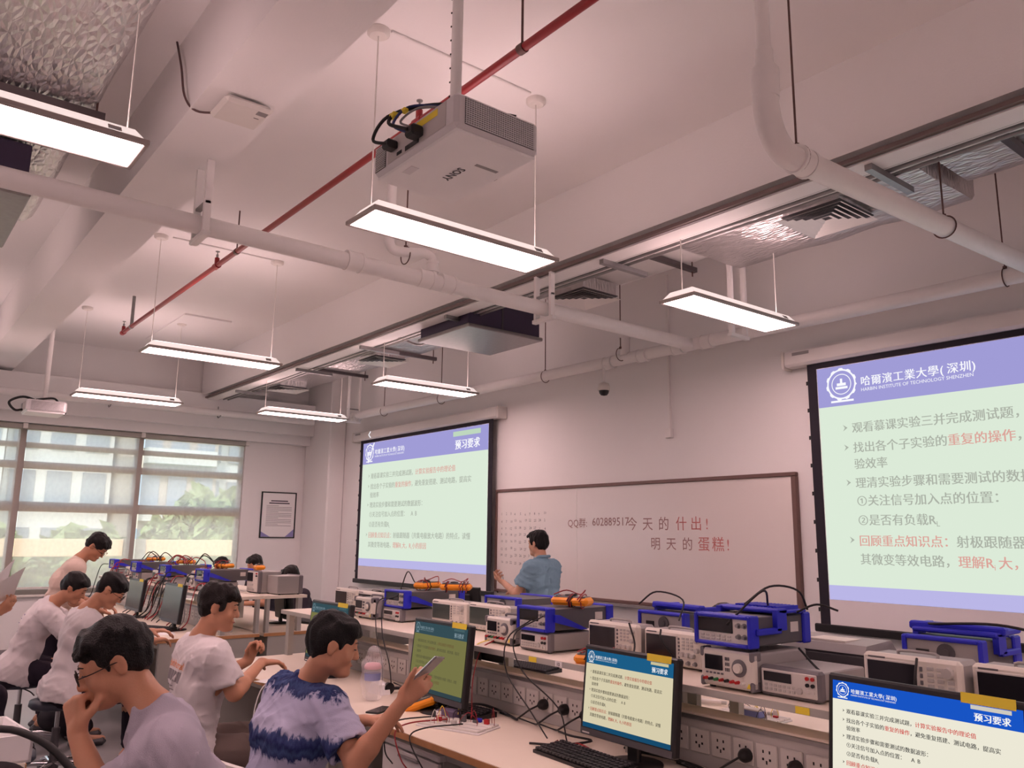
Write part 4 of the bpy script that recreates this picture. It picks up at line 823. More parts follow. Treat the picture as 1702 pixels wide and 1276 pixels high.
# ------------------------------------------------------------------ people: one blended surface per body, clothing and hair as children
class Field:
    def __init__(s, res): s.res = res; s.P = []
    def rc(s, a, b, ra, rb=None, k=.02, sub=False): s.P.append(('rc', np.array(a, float), np.array(b, float), ra, ra if rb is None else rb, k, sub)); return s
    def el(s, c, r, M=None, k=.02, sub=False): s.P.append(('el', np.array(c, float), np.array(r, float), np.eye(3) if M is None else np.array(M), 0, k, sub)); return s
    def cut(s, p, n): n = np.array(n, float); s.P.append(('pl', np.array(p, float), n/np.linalg.norm(n))); return s
    def noise(s, amp, freq, seed, aniso=(1, 1, 1)): s.P.append(('nz', amp, freq, seed, np.array(aniso, float))); return s
    def fold(s, amp, freq, seed): s.P.append(('fd', amp, freq, seed)); return s
    def mesh(s, name, m, origin=(0, 0, 0)):
        lo = np.full(3, 1e9); hi = -lo
        for p in s.P:
            if p[0] == 'rc' and not p[6]:
                r = max(p[3], p[4])+.02; lo = np.minimum(lo, np.minimum(p[1], p[2])-r); hi = np.maximum(hi, np.maximum(p[1], p[2])+r)
            elif p[0] == 'el' and not p[6]:
                r = p[2].max()+.02; lo = np.minimum(lo, p[1]-r); hi = np.maximum(hi, p[1]+r)
        h = s.res; n = np.ceil((hi-lo)/h).astype(int)+2; F = np.full(n, .08, np.float32)
        ax = [lo[i]+h*np.arange(n[i]) for i in range(3)]
        for p in s.P:
            if p[0] in ('rc', 'el'):
                k = p[5]; mg = k+4*h
                if p[0] == 'rc': r = max(p[3], p[4]); bl = np.minimum(p[1], p[2])-r-mg; bh = np.maximum(p[1], p[2])+r+mg
                else: r = p[2].max(); bl = p[1]-r-mg; bh = p[1]+r+mg
                i0 = np.clip(((bl-lo)/h).astype(int), 0, n-1); i1 = np.clip(((bh-lo)/h).astype(int)+2, 1, n)
                if (i1 <= i0).any(): continue
                sl = tuple(slice(a, b) for a, b in zip(i0, i1)); X, Y, Z = np.meshgrid(*[ax[i][sl[i]] for i in range(3)], indexing='ij')
                Q = np.stack([X, Y, Z], -1)
                if p[0] == 'rc':
                    ab = p[2]-p[1]; L2 = max(ab@ab, 1e-9); t = np.clip(((Q-p[1])@ab)/L2, 0, 1); d = np.linalg.norm(Q-(p[1]+t[..., None]*ab), axis=-1)-(p[3]+(p[4]-p[3])*t)
                else:
                    q = (Q-p[1])@p[3]; k0 = np.linalg.norm(q/p[2], axis=-1); k1 = np.linalg.norm(q/p[2]**2, axis=-1); d = k0*(k0-1)/np.maximum(k1, 1e-6)
                f = F[sl]
                if p[6]:
                    hh = np.clip(.5-.5*(f+d)/k, 0, 1); F[sl] = f+( -d-f)*hh+k*hh*(1-hh)
                else:
                    hh = np.clip(.5+.5*(f-d)/k, 0, 1); F[sl] = f+(d-f)*hh-k*hh*(1-hh)
            else:
                X, Y, Z = np.meshgrid(*ax, indexing='ij')
                if p[0] == 'pl': F = np.maximum(F, ((X-p[1][0])*p[2][0]+(Y-p[1][1])*p[2][1]+(Z-p[1][2])*p[2][2]).astype(np.float32))
                elif p[0] == 'fd':
                    rn = np.random.RandomState(p[3]); g = 0
                    wx = [sum(np.sin(rn.normal(size=3)[i]*7*Z+rn.normal()*6*X+rn.uniform(0, 6)) for _ in range(2))*.05 for i in range(3)]
                    for _ in range(4):
                        kv = rn.normal(size=3); kv *= p[2]/np.linalg.norm(kv); q_ = np.abs(np.sin(kv[0]*(X+wx[0])+kv[1]*(Y+wx[1])+kv[2]*(Z+wx[2])+rn.uniform(0, 6.3))); g = g+np.maximum(0, .45-q_)*(np.sin(rn.normal()*6*X+rn.normal()*6*Y+rn.normal()*6*Z+rn.uniform(0, 6)) > -.1)
                    F = F-(p[1]*g*1.2).astype(np.float32)
                else:
                    rn = np.random.RandomState(p[3]); g = 0
                    for _ in range(6):
                        kv = rn.normal(size=3); kv *= p[2]*p[4]/np.linalg.norm(kv)*rn.uniform(.6, 1.5); g = g+np.sin(kv[0]*X+kv[1]*Y+kv[2]*Z+rn.uniform(0, 6.3))
                    F = F+(p[1]*g/3).astype(np.float32)
        F[0] = F[-1] = .05; F[:, 0] = F[:, -1] = .05; F[:, :, 0] = F[:, :, -1] = .05
        S_ = F < 0; c = np.array(F.shape)-1
        def cr(o): return tuple(slice(o[i], o[i]+c[i]) for i in range(3))
        cnt = np.zeros(c, np.int16); pos = np.zeros(tuple(c)+(3,), np.float32); corners = [(i, j, k) for i in (0, 1) for j in (0, 1) for k in (0, 1)]
        for a in corners:
            for d in range(3):
                if a[d] == 0:
                    b = list(a); b[d] = 1; fa, fb = F[cr(a)], F[cr(b)]; m_ = (S_[cr(a)] != S_[cr(b)])
                    if not m_.any(): continue
                    t = fa[m_]/(fa[m_]-fb[m_]); w_ = np.tile(np.array(a, np.float32), (len(t), 1)); w_[:, d] = t; pos[m_] += w_; cnt[m_] += 1
        act = cnt > 0; idx = np.full(c, -1, np.int64); idx[act] = np.arange(act.sum())
        ii = np.argwhere(act); V = lo+h*(ii+pos[act]/cnt[act][:, None]); quads = []
        for d in range(3):
            e1, e2 = [i for i in range(3) if i != d]
            a = [slice(1, c[i]) for i in range(3)]; a[d] = slice(0, c[d]); b = list(a); b[d] = slice(1, c[d]+1)
            sa, sb = S_[tuple(a)], S_[tuple(b)]; m_ = sa != sb; g = np.argwhere(m_); flip = sa[m_]
            if not len(g): continue
            base = g.copy(); base[:, e1] += 1; base[:, e2] += 1
            def at(o1, o2):
                q = base.copy(); q[:, e1] -= o1; q[:, e2] -= o2; return idx[q[:, 0], q[:, 1], q[:, 2]]
            q4 = np.stack([at(0, 0), at(1, 0), at(1, 1), at(0, 1)], 1)
            fl = flip if d != 1 else ~flip
            q4[~fl] = q4[~fl][:, ::-1]; quads.append(q4)
        Fq = np.concatenate(quads) if quads else np.zeros((0, 4), int); Fq = Fq[(Fq >= 0).all(1)]
        V = V-np.array(origin); me = bpy.data.meshes.new(name); me.vertices.add(len(V)); me.vertices.foreach_set('co', V.astype(np.float32).ravel())
        me.loops.add(len(Fq)*4); me.loops.foreach_set('vertex_index', Fq.ravel().astype(np.int32)); me.polygons.add(len(Fq)); me.polygons.foreach_set('loop_start', (np.arange(len(Fq))*4).astype(np.int32))
        me.polygons.foreach_set('use_smooth', np.ones(len(Fq), bool)); me.materials.append(m); me.update(calc_edges=True); me.validate(); return me
def skin(name, c):
    m = mat(name, c, .5, var=.08, scale=14, bump=.05, bscale=160); b = m.node_tree.nodes['Principled BSDF']
    b.inputs['Subsurface Weight'].default_value = .15; b.inputs['Subsurface Radius'].default_value = (.02, .008, .005); b.inputs['Subsurface Scale'].default_value = .5; return m
M_skin = skin('skin_tan', (196, 142, 112)); M_skin2 = skin('skin_light', (208, 158, 130)); M_lips = mat('lips', (168, 98, 88), .5); M_brow = mat('brow_hair', (36, 26, 26), .7)
def hairmat(n, c):
    m = mat(n, c, .42, var=.35, scale=60, bump=.5, bscale=220, spec=.25); return m
M_hair = hairmat('black_hair', (17, 13, 15)); M_hair2 = hairmat('brown_black_hair', (24, 17, 17))
def cloth(n, c, bump=.25): return mat(n, c, .85, var=.05, scale=5, bump=bump, bscale=420, spec=.2)
M_tee = cloth('white_tee', (222, 216, 218)); M_tee2 = cloth('grey_tee', (176, 170, 184)); M_peach = cloth('peach_tee', (226, 204, 190)); M_polo = cloth('blue_polo', (136, 170, 190)); M_short = cloth('grey_shorts', (104, 90, 86)); M_navy = cloth('dark_trousers', (42, 36, 48)); M_dkt = cloth('dark_tee', (56, 50, 60))
M_dye = cloth('tie_dye', (170, 172, 200)); _nt = M_dye.node_tree; _N = _nt.nodes; _L = _nt.links
_tc = _N.new('ShaderNodeTexCoord'); _sx = _N.new('ShaderNodeSeparateXYZ'); _nz = _N.new('ShaderNodeTexNoise'); _nz.inputs['Scale'].default_value = 9; _nz.inputs['Detail'].default_value = 8; _nz.inputs['Roughness'].default_value = .65
_mp = _N.new('ShaderNodeMapping'); _mp.inputs['Scale'].default_value = (2.4, 2.4, .7); _L.new(_tc.outputs['Object'], _mp.inputs[0]); _L.new(_mp.outputs[0], _nz.inputs['Vector']); _L.new(_tc.outputs['Object'], _sx.inputs[0])
_a = _N.new('ShaderNodeMath'); _a.operation = 'MULTIPLY_ADD'; _a.inputs[1].default_value = .16; _L.new(_nz.outputs['Fac'], _a.inputs[0]); _of = _N.new('ShaderNodeMath'); _of.operation = 'SUBTRACT'; _of.inputs[1].default_value = .085; _L.new(_sx.outputs['Z'], _of.inputs[0]); _L.new(_of.outputs[0], _a.inputs[2])
_s = _N.new('ShaderNodeMath'); _s.operation = 'MULTIPLY'; _s.inputs[1].default_value = 1/.205; _L.new(_a.outputs[0], _s.inputs[0]); _f = _N.new('ShaderNodeMath'); _f.operation = 'FRACT'; _L.new(_s.outputs[0], _f.inputs[0])
_cr = _N.new('ShaderNodeValToRGB'); _e = _cr.color_ramp; _e.elements[0].position = 0; _e.elements[0].color = lin((40, 48, 92))+(1,); _e.elements[1].position = .36; _e.elements[1].color = lin((64, 78, 124))+(1,)
for _p, _c in ((.12, (64, 82, 126)), (.22, (36, 44, 90)), (.42, (186, 186, 212)), (.94, (178, 178, 206)), (1.0, (60, 74, 120))): _q = _e.elements.new(_p); _q.color = lin(_c)+(1,)
_L.new(_f.outputs[0], _cr.inputs[0]); _L.new(_cr.outputs[0], _N['Principled BSDF'].inputs['Base Color'])
def V3(*a): return np.array(a, float)
def unit(v): v = np.array(v, float); return v/np.linalg.norm(v)
def hand(F, wr, d, nrm, side, curl=(.4, .4, .45, .5), tcurl=.3, sc=1.0, tdir=None):
    """wr wrist, d pointing to the fingers, nrm palm normal, side = unit vector towards the thumb"""
    d = unit(d); nrm = unit(np.array(nrm)-d*(np.array(nrm)@d)); side = unit(np.cross(d, nrm)*(1 if np.cross(d, nrm)@np.array(side) > 0 else -1))
    offs = (.031, .0105, -.0105, -.030); ln = ((.042, .026, .022), (.047, .029, .024), (.044, .027, .023), (.034, .021, .019))
    for i in range(4):
        kn = wr+(d*(.086-.004*abs(i-1))+side*offs[i])*sc; F.rc(wr+d*.012+side*offs[i]*.55*sc, kn, .0135*sc, .0115*sc, .014)
        p = kn; a = 0
        for j in range(3):
            a += curl[i]*(1.0, 1.15, .75)[j]; q = p+(d*math.cos(a)+nrm*math.sin(a))*ln[i][j]*sc; F.rc(p, q, (.0098-.0009*j)*sc, (.0090-.0009*j)*sc, .004); p = q
    b = wr+(d*.022+side*.022)*sc; td = unit(side*.75+d*.6+nrm*.45) if tdir is None else unit(tdir); F.rc(wr+d*.01, b, .017*sc, .016*sc, .014)
    p = b
    for j, L_ in enumerate((.042, .031, .026)):
        dd = unit(td+(d*.5-side*.6+nrm*.3)*tcurl*j); q = p+dd*L_*sc; F.rc(p, q, (.0135-.0018*j)*sc, (.0118-.0018*j)*sc, .006); p = q
def person(label, base, yaw, J, res=.009, shirt=M_tee, pants=M_navy, hairm=M_hair, skinm=M_skin, sleeves=.62, head=(0, 0, 0), seed=1, glasses=False, hands=None, fringe=.5, short=False, collar=False, longsleeve=False):
    """J: joints in metres, x = person's right, y = forward, z up, floor under the pelvis"""
    t = thing('person', label, 'person', (base[0], base[1], 0), yaw)
    rn = random.Random(seed)
    pel, che, nek, hd = (V3(*J[k]) for k in ('pel', 'che', 'nek', 'head'))
    tz = unit(nek-pel); tx = unit(V3(1, 0, 0)-tz*tz[0]) if 'tx' not in J else unit(V3(*J['tx'])); ty = np.cross(tz, tx)
    sh = {s: V3(*J['sh'+s]) if 'sh'+s in J else nek-tz*.055+tx*(.172 if s == 'R' else -.172) for s in 'RL'}
    el = {s: V3(*J['el'+s]) for s in 'RL'}; wr = {s: V3(*J['wr'+s]) for s in 'RL'}
    hip = {s: pel-tz*.04+tx*(.09 if s == 'R' else -.09) for s in 'RL'}; kn = {s: V3(*J['kn'+s]) for s in 'RL'}; an = {s: V3(*J['an'+s]) for s in 'RL'}
    pit, hyaw, rol = head; Rm = Matrix.Rotation(hyaw, 3, 'Z') @ Matrix.Rotation(-pit, 3, 'X') @ Matrix.Rotation(rol, 3, 'Y'); Rn = np.array(Rm)
    HS = .92; h = lambda x, y, z: hd+Rn@V3(x, y, z)*HS
    def shrink(F, i0):
        for i in range(i0, len(F.P)):
            p = list(F.P[i])
            if p[0] == 'rc': p[3] *= HS; p[4] *= HS
            elif p[0] == 'el': p[2] = p[2]*HS
            F.P[i] = tuple(p)
    def torso(F, g, k=.05):
        F.rc(pel-tx*(.078), pel+tx*.078, .104+g, k=k); w_ = pel+(che-pel)*.5; F.rc(w_-tx*.06-ty*.005, w_+tx*.06-ty*.005, .09+g, k=k)
        F.rc(che-tx*.085, che+tx*.085, .1+g, k=k); u = nek-tz*.075; F.rc(u-tx*.115-ty*.01, u+tx*.115-ty*.01, .062+g, k=k); F.rc(nek-tz*.03, nek+tz*.02, .056+g*.5, .05+g*.2, k=.04)
    B = Field(res); torso(B, 0)
    for s in 'RL':
        B.rc(nek-tz*.05, sh[s], .05, .052, .05); B.rc(sh[s], el[s], .05, .038, .03); B.rc(el[s], wr[s], .039, .025, .015)
        e = el[s]+(wr[s]-el[s])*.25; B.rc(el[s], e, .037, .041, .015)
        B.rc(hip[s], kn[s], .085, .058, .05); B.rc(kn[s], an[s], .055, .036, .03); B.rc(kn[s], kn[s]+(an[s]-kn[s])*.35, .05, .056, .03)
        fd = ty if abs(tz[2]) > .99 else V3(0, 1, 0); B.rc(an[s]-V3(0, .03, .03), an[s]+V3(0, .14, -.045), .034, .026, .03)
        hs = (hands or {}).get(s)
        fa = unit(wr[s]-el[s]); hd_d, hd_n, hd_s, cu, tc_ = hs[:5] if hs else (fa, V3(0, 0, -1), tx*(-1 if s == 'R' else 1), (.35, .4, .45, .5), .3)
        hand(B, wr[s]+unit(hd_d)*.005, hd_d, hd_n, hd_s, cu, tc_, 1.0, hs[5] if hs and len(hs) > 5 else None)
    B.rc(nek, h(0, -.02, -.06), .05, .05, .03)
    i0 = len(B.P)
    B.el(h(0, -.012, .03), (.074, .094, .082), Rn, .02); B.el(h(0, .028, -.008), (.061, .064, .084), Rn, .02)
    B.rc(h(0, .0, -.05), h(0, .052, -.09), .05, .03, .02)
    for s in (-1, 1):
        B.el(h(s*.043, .008, -.055), (.02, .03, .03), Rn, .02); B.el(h(s*.036, .058, -.03), (.022, .022, .022), Rn, .02)
        B.el(h(s*.031, .099, .008), (.017, .013, .010), Rn, .008, True); B.el(h(s*.031, .077, .006), (.0135, .0125, .011), Rn, .004)
        E_ = Rn@np.array(Matrix.Rotation(s*.35, 3, 'Z')); B.el(h(s*.077, -.012, -.004), (.010, .019, .032), E_, .006); B.el(h(s*.086, -.006, .0), (.006, .010, .018), E_, .006, True)
    B.rc(h(-.034, .081, .026), h(.034, .081, .026), .011, k=.012); B.rc(h(0, .088, .014), h(0, .106, -.027), .008, .0125, .008); B.el(h(-.011, .097, -.032), (.009, .01, .008), Rn, .006); B.el(h(.011, .097, -.032), (.009, .01, .008), Rn, .006)
    B.rc(h(-.017, .087, -.057), h(.017, .087, -.057), .0075, k=.006); B.rc(h(-.014, .085, -.069), h(.014, .085, -.069), .008, k=.006); B.el(h(0, .078, -.094), (.022, .02, .018), Rn, .015)
    shrink(B, i0); part('body', B.mesh('body', skinm), None, t)
    if res < .012:
        for s in (-1, 1):
            part('eyebrow', MB().tube([h(s*.014, .0935, .027), h(s*.03, .0925, .032), h(s*.048, .081, .028)], lambda q: .0032*(1-.5*q), 6, 3), M_brow, t); part('eyelid_line', MB().tube([h(s*.02, .0905, .004), h(s*.031, .0925, .0025), h(s*.044, .083, .004)], .0018, 5, 3), M_brow, t)
        part('lips', MB().tube([h(-.02, .0895, -.0625), h(0, .0975, -.0625), h(.02, .0895, -.0625)], .003, 6, 4), M_lips, t)
    # hair
    A = Field(max(.0045, res*.75)); A.el(h(0, -.016, .04), (.082, .1005, .086), Rn, .02); A.el(h(0, -.012, .066), (.07, .088, .062), Rn, .03); A.el(h(0, -.056, -.008), (.062, .046, .06), Rn, .03)
    for k in range(7):
        a = (k-3)/3.; A.rc(h(a*.055, .05, .095-.012*a*a), h(a*.06+rn.uniform(-.01, .01), .092-.02*a*a, .052+.012*(1-fringe)*2+rn.uniform(-.008, .008)), .022, .012, .012)
    for s in (-1, 1): A.rc(h(s*.068, .03, .03), h(s*.0715, .018, -.008), .010, .005, .012)
    A.el(h(0, .085, -.052+.012*(1-fringe)), (.066, .075, .088), Rn, .012, True); A.el(h(.09, -.004, -.028), (.03, .03, .044), Rn, .01, True); A.el(h(-.09, -.004, -.028), (.03, .03, .044), Rn, .01, True)
    shrink(A, 0); A.cut(h(0, -.06, -.068), Rn@V3(0, .25, -1)); A.noise(.004, 170, seed, (1, 1, .5)); A.noise(.0035, 60, seed+9)
    part('hair', A.mesh('hair', hairm), None, t)
    # shirt
    C_ = Field(max(.007, res)); torso(C_, .018, .05); C_.rc(pel-tz*.06-tx*.085, pel-tz*.06+tx*.09, .136, k=.05)
    for s in 'RL':
        C_.rc(nek-tz*.05, sh[s], .06, .068, .05); q = sh[s]+(el[s]-sh[s])*(sleeves if not longsleeve else 1.0); C_.rc(sh[s], q, .069, .074 if not longsleeve else .052, .03)
        if not longsleeve: C_.cut(q, (el[s]-sh[s])) if False else C_.el(q+unit(el[s]-sh[s])*.06, (.1, .1, .055), np.array(Matrix(((1, 0, 0), (0, 1, 0), (0, 0, 1))).to_3x3()) if False else frame(el[s]-sh[s]), .006, True)
        else: C_.rc(el[s], wr[s], .052, .036, .02)
    C_.el(nek+tz*.1+ty*.018, (.066, .07, .085), frame(tz), .008, True)
    C_.cut(pel-tz*.085, -tz+ty*.0) ; C_.noise(.005, 20, seed+3, (1, 1, 1.6)); C_.fold(.011, 24, seed+6); C_.fold(.006, 52, seed+8)
    so = part('shirt', C_.mesh('shirt', shirt), None, t)
    if collar:
        cp = [nek+tz*.035+(tx*math.sin(q)*.068+ty*(math.cos(q)*.066-.004))+tz*(.012 if math.cos(q) < 0 else -.012*math.cos(q)) for q in np.linspace(.25, 2*PI-.25, 16)]
        part('collar', MB().tube(cp, .014, 8, 2), shirt, so)
    # trousers or shorts
    D_ = Field(max(.009, res)); D_.rc(pel-tx*.08, pel+tx*.08, .114, k=.05)
    for s in 'RL':
        D_.rc(hip[s], kn[s], .102, .082 if short else .07, .05)
        if not short: D_.rc(kn[s], an[s]+(kn[s]-an[s])*.12, .07, .05, .03)
    D_.cut(pel+tz*.1, tz); D_.noise(.004, 28, seed+5); D_.fold(.008, 30, seed+7)
    part('shorts' if short else 'trousers', D_.mesh('trousers', pants), None, t)
    for s in 'RL': part('shoe', MB().box(-.045, .045, -.09, .17, -an[s][2]*0, .06, .025), M_dkgrey if not short else M_white, t, tuple(V3(an[s][0], an[s][1], 0)))
    if glasses:
        g = part('glasses', MB().tube([h(.05+.0*q, .1, .005) if False else h(.033+.024*math.cos(q), .107, .002+.019*math.sin(q)) for q in np.linspace(0, 2*PI, 15)], .0016, 5, 2).tube([h(-.033+.024*math.cos(q), .107, .002+.019*math.sin(q)) for q in np.linspace(0, 2*PI, 15)], .0016, 5, 2), M_brow, t)
        part('bridge', MB().tube([h(-.01, .107, .006), h(0, .111, .009), h(.01, .107, .006)], .0015, 5, 3), M_brow, g)
        for s in (-1, 1): part('temple', MB().tube([h(s*.057, .106, .006), h(s*.074, .06, .006), h(s*.079, -.005, .008), h(s*.079, -.03, -.012)], .0016, 5, 3), M_brow, g)
    return t
def frame(n):
    n = unit(n); a = unit(np.cross(n, (0, 0, 1) if abs(n[2]) < .9 else (1, 0, 0))); b = np.cross(n, a); return np.stack([a, b, n], 1)
def seated(lean=.1, z=.58, twist=0, knees=.45, **kw):
    """a sitting skeleton leaning forward by lean metres at the neck"""
    J = dict(pel=(0, 0, z), che=(0, lean*.5, z+.3), nek=(0, lean, z+.47), head=(0, lean+.05, z+.62), knR=(.14, knees, z-.05), knL=(-.14, knees, z-.05), anR=(.14, knees+.02, .09), anL=(-.14, knees+.02, .09),
             elR=(.24, lean+.02, z+.18), elL=(-.24, lean+.02, z+.18), wrR=(.14, lean+.24, z+.18), wrL=(-.14, lean+.24, z+.18)); J.update(kw); return J
def WL(base, yaw, p):
    dx, dy = p[0]-base[0], p[1]-base[1]; return (dx*math.cos(yaw)+dy*math.sin(yaw), -dx*math.sin(yaw)+dy*math.cos(yaw), p[2])
def WD(yaw, d): return WL((0, 0), yaw, d)
def worldJ(base, yaw, **kw): return {k: WL(base, yaw, v) for k, v in kw.items()}
# tie-dye student with the phone
b, y = (-3.03, 1.36), .05
J = seated(.06, .58); J.update(worldJ(b, y, nek=(-3.02, 1.43, 1.03), che=(-3.03, 1.39, .86), head=(-2.905, 1.475, 1.195), elR=(-2.68, 1.47, .83), wrR=(-2.56, 1.575, 1.035), elL=(-3.3, 1.5, .82), wrL=(-3.2, 1.78, .84), shR=(-2.85, 1.44, .98), shL=(-3.19, 1.42, .985)))
person('student in a blue and lilac tie-dye shirt holding up a phone', b, y, J, .0065, M_dye, M_navy, M_hair, M_skin, .66, (.24, -.42, 0), 21, hands={'R': (WD(y, (.5, .45, .7)), WD(y, (-.55, .55, .1)), WD(y, (-.5, -.6, .5)), (.85, .9, .95, 1.0), .0, WD(y, (.55, .1, .8)))})
ph = thing('mobile_phone', 'silver phone held by the tie-dye shirt student', 'phone', (-2.525, 1.612, 1.135))
ax = Vector((.55, .46, .70)).normalized(); nn = Vector((-.66, -.25, .70)); nn = (nn-ax*nn.dot(ax)).normalized(); sd = ax.cross(nn)
ph.matrix_world = Matrix.Translation((-2.515, 1.635, 1.135)) @ Matrix((sd, ax, nn)).transposed().to_4x4()
part('phone_body', MB().box(-.036, .036, -.075, .075, -.004, .004, .003), M_grey, ph); part('phone_screen', MB().box(-.033, .033, -.071, .071, .0038, .0046), plain_emit('phone_glow', (.62, .62, .66), 1.0), ph)
# student with glasses, fist at the mouth
b, y = (-2.28, .90), 2.85
def far(p, k=1.07): return (p[0]*k, p[1]*k, 1.6-(1.6-p[2])*k)
J = seated(.1, .62); J.update(worldJ(b, y, **{n: far(p) for n, p in dict(pel=(-2.18, .80, .64), che=(-2.215, .74, .94), nek=(-2.285, .68, 1.135), head=(-2.378, .588, 1.268), shL=(-2.125, .67, 1.07), shR=(-2.425, .75, 1.08), elL=(-2.26, .56, .965), wrL=(-2.37, .515, 1.1), elR=(-2.52, .7, .88), wrR=(-2.45, .45, .85)).items()}))
person('student in glasses and a grey tee with a fist at the mouth', b, y, J, .0055, M_tee2, M_navy, M_hair, M_skin, .66, (.42, .08, 0), 33, glasses=True, hands={'L': (WD(y, (-.3, -.15, .9)), WD(y, (-.35, .75, .2)), WD(y, (.6, .5, .4)), (1.45, 1.45, 1.5, 1.5), .6)})
# white tee with an orange print
b, y = (-4.24, 1.40), -.05
J = seated(.08, .6); J.update(worldJ(b, y, nek=(-4.2, 1.42, 1.085), head=(-4.125, 1.47, 1.245), shR=(-4.03, 1.43, 1.03), shL=(-4.37, 1.44, 1.03), elR=(-4.0, 1.53, .86), wrR=(-4.2, 1.735, .955), elL=(-4.45, 1.56, .85), wrL=(-4.46, 1.77, .93)))
p3 = person('student in a white tee with an orange back print and grey shorts', b, y, J, .008, M_tee, M_short, M_hair2, M_skin, .66, (.18, -.42, 0), 45, short=True, hands={'R': (WD(y, (-.25, .95, -.05)), (0, 0, -1), WD(y, (-1, 0, 0)), (.25, .3, .35, .4), .2), 'L': (WD(y, (.1, .3, .9)), WD(y, (.8, .3, 0)), WD(y, (.3, -.5, .5)), (1.0, 1.1, 1.2, 1.2), .4)})
# three students at the window bench
b, y = (-6.36, 1.27), -.05
J = seated(.12, .59); J.update(worldJ(b, y, nek=(-6.35, 1.35, 1.06), head=(-6.25, 1.47, 1.205), elR=(-6.1, 1.5, .85), wrR=(-6.2, 1.76, .86), elL=(-6.6, 1.5, .86), wrL=(-6.4, 1.8, .9)))
person('student with glasses in a plain white tee bent over the window bench', b, y, J, .01, M_tee, M_navy, M_hair, M_skin, .66, (.62, -.35, 0), 51, glasses=True)
b, y = (-7.35, 1.13), -.1
J = seated(.2, .60); J.update(worldJ(b, y, nek=(-7.3, 1.3, 1.045), head=(-7.2, 1.43, 1.17), elR=(-7.02, 1.42, .82), wrR=(-6.98, 1.7, .88), elL=(-7.5, 1.5, .84), wrL=(-7.4, 1.8, .88)))
p5 = person('student in a white tee with purple back print at the window bench', b, y, J, .01, M_tee, M_navy, M_hair, M_skin, .66, (.5, -.35, 0), 57)
b, y = (-7.98, 1.46), -.2
J = dict(pel=(0, 0, .9), che=(.0, .06, 1.18), nek=(0, .13, 1.345), head=(.02, .26, 1.475), knR=(.1, .02, .48), knL=(-.1, .02, .48), anR=(.1, 0, .09), anL=(-.1, -.02, .09), elR=(.23, .13, 1.03), elL=(-.23, .13, 1.03), wrR=(.17, .33, .95), wrL=(-.17, .35, .97))
person('student standing at the window bench in a peach tee looking down', b, y, J, .01, M_peach, M_navy, M_hair, M_skin, .66, (.75, -.4, 0), 63, glasses=True)
# teacher
b, y = (-5.6, 4.86), 1.85
J = dict(pel=(0, 0, .95), che=(0, .03, 1.22), nek=(0, .03, 1.385), head=(0, .07, 1.545), knR=(.1, .02, .5), knL=(-.1, .02, .5), anR=(.1, 0, .09), anL=(-.1, 0, .09), elR=(.22, .12, 1.1), elL=(-.22, .14, 1.11), wrR=(.12, .3, 1.12), wrL=(-.12, .36, 1.2))
person('teacher in a light blue collared shirt pointing with a pen', b, y, J, .0085, M_polo, M_navy, M_hair, M_skin2, .6, (.05, -.1, 0), 71, collar=True, hands={'L': (V3(.25, .9, .3), V3(.3, 0, 1), V3(-1, .2, 0), (.7, .8, .9, 1.0), .3)})
o = single('marker_pen', MB().cyl((0, 0, -.05), (0, 0, .05), .007, n=10).cyl((0, 0, .05), (0, 0, .065), .007, .003, 10), M_white, 'white marker pen in the hand of the teacher', 'pen', None, None); o.matrix_world = Matrix.Translation((-6.0, 4.71, 1.235)) @ Matrix.Rotation(.7, 4, 'X') @ Matrix.Rotation(.4, 4, 'Y')
# people mostly hidden behind the benches
for (x, yy, z, lb, sd) in ((-11.1, 3.98, .555, 'person behind the window bench, only dark hair above the orange multimeters', 81), (-9.95, 3.98, .61, 'person behind the window bench beside the window edge, only hair showing', 83), (-8.82, 3.95, .52, 'person with rounded hair beside the rear-facing meter of the window bench', 85), (-3.11, 4.1, .49, 'person hidden behind the nearest bench, only hair showing under the whiteboard', 87)):
    person(lb, (x, yy+.15), PI+.1, seated(.14, z), .013, M_dkt, M_navy, M_hair2, M_skin, .66, (.35, .0, 0), sd)
b, y = (-6.42, .40), -.35
J = seated(.04, .6); J.update(worldJ(b, y, elR=(-6.1, .6, .98), wrR=(-5.99, .765, 1.1)))
person('person at the picture edge, only a hand with paper showing', b, y, J, .011, M_dkt, M_navy, M_hair, M_skin, .66, (.2, 0, 0), 91, hands={'R': (WD(y, (.1, .6, .5)), WD(y, (-.3, .5, .8)), WD(y, (-.8, -.3, .4)), (.5, .6, .6, .7), .1)})
g = MB(); n = 8; vs = [(i/n*.21-.105, j/n*.297, .015*math.sin(i/n*3+j/n*2)) for i in range(n+1) for j in range(n+1)]
g.add(vs, [(i*(n+1)+j, i*(n+1)+j+1, (i+1)*(n+1)+j+1, (i+1)*(n+1)+j) for i in range(n) for j in range(n)], True)
for k, (lc, rt, lb) in enumerate((((-6.02, .74, 1.17), (.9, .5, -.95), 'upper printed sheet held up at the picture edge'), ((-6.0, .77, 1.15), (.75, .35, -1.15), 'lower printed sheet held up at the picture edge'))):
    o = single('paper_sheet', g.mesh('paper_sheet', M_paper), None, lb, 'paper', 'sheets in the hand'); o.location = lc; o.rotation_euler = rt
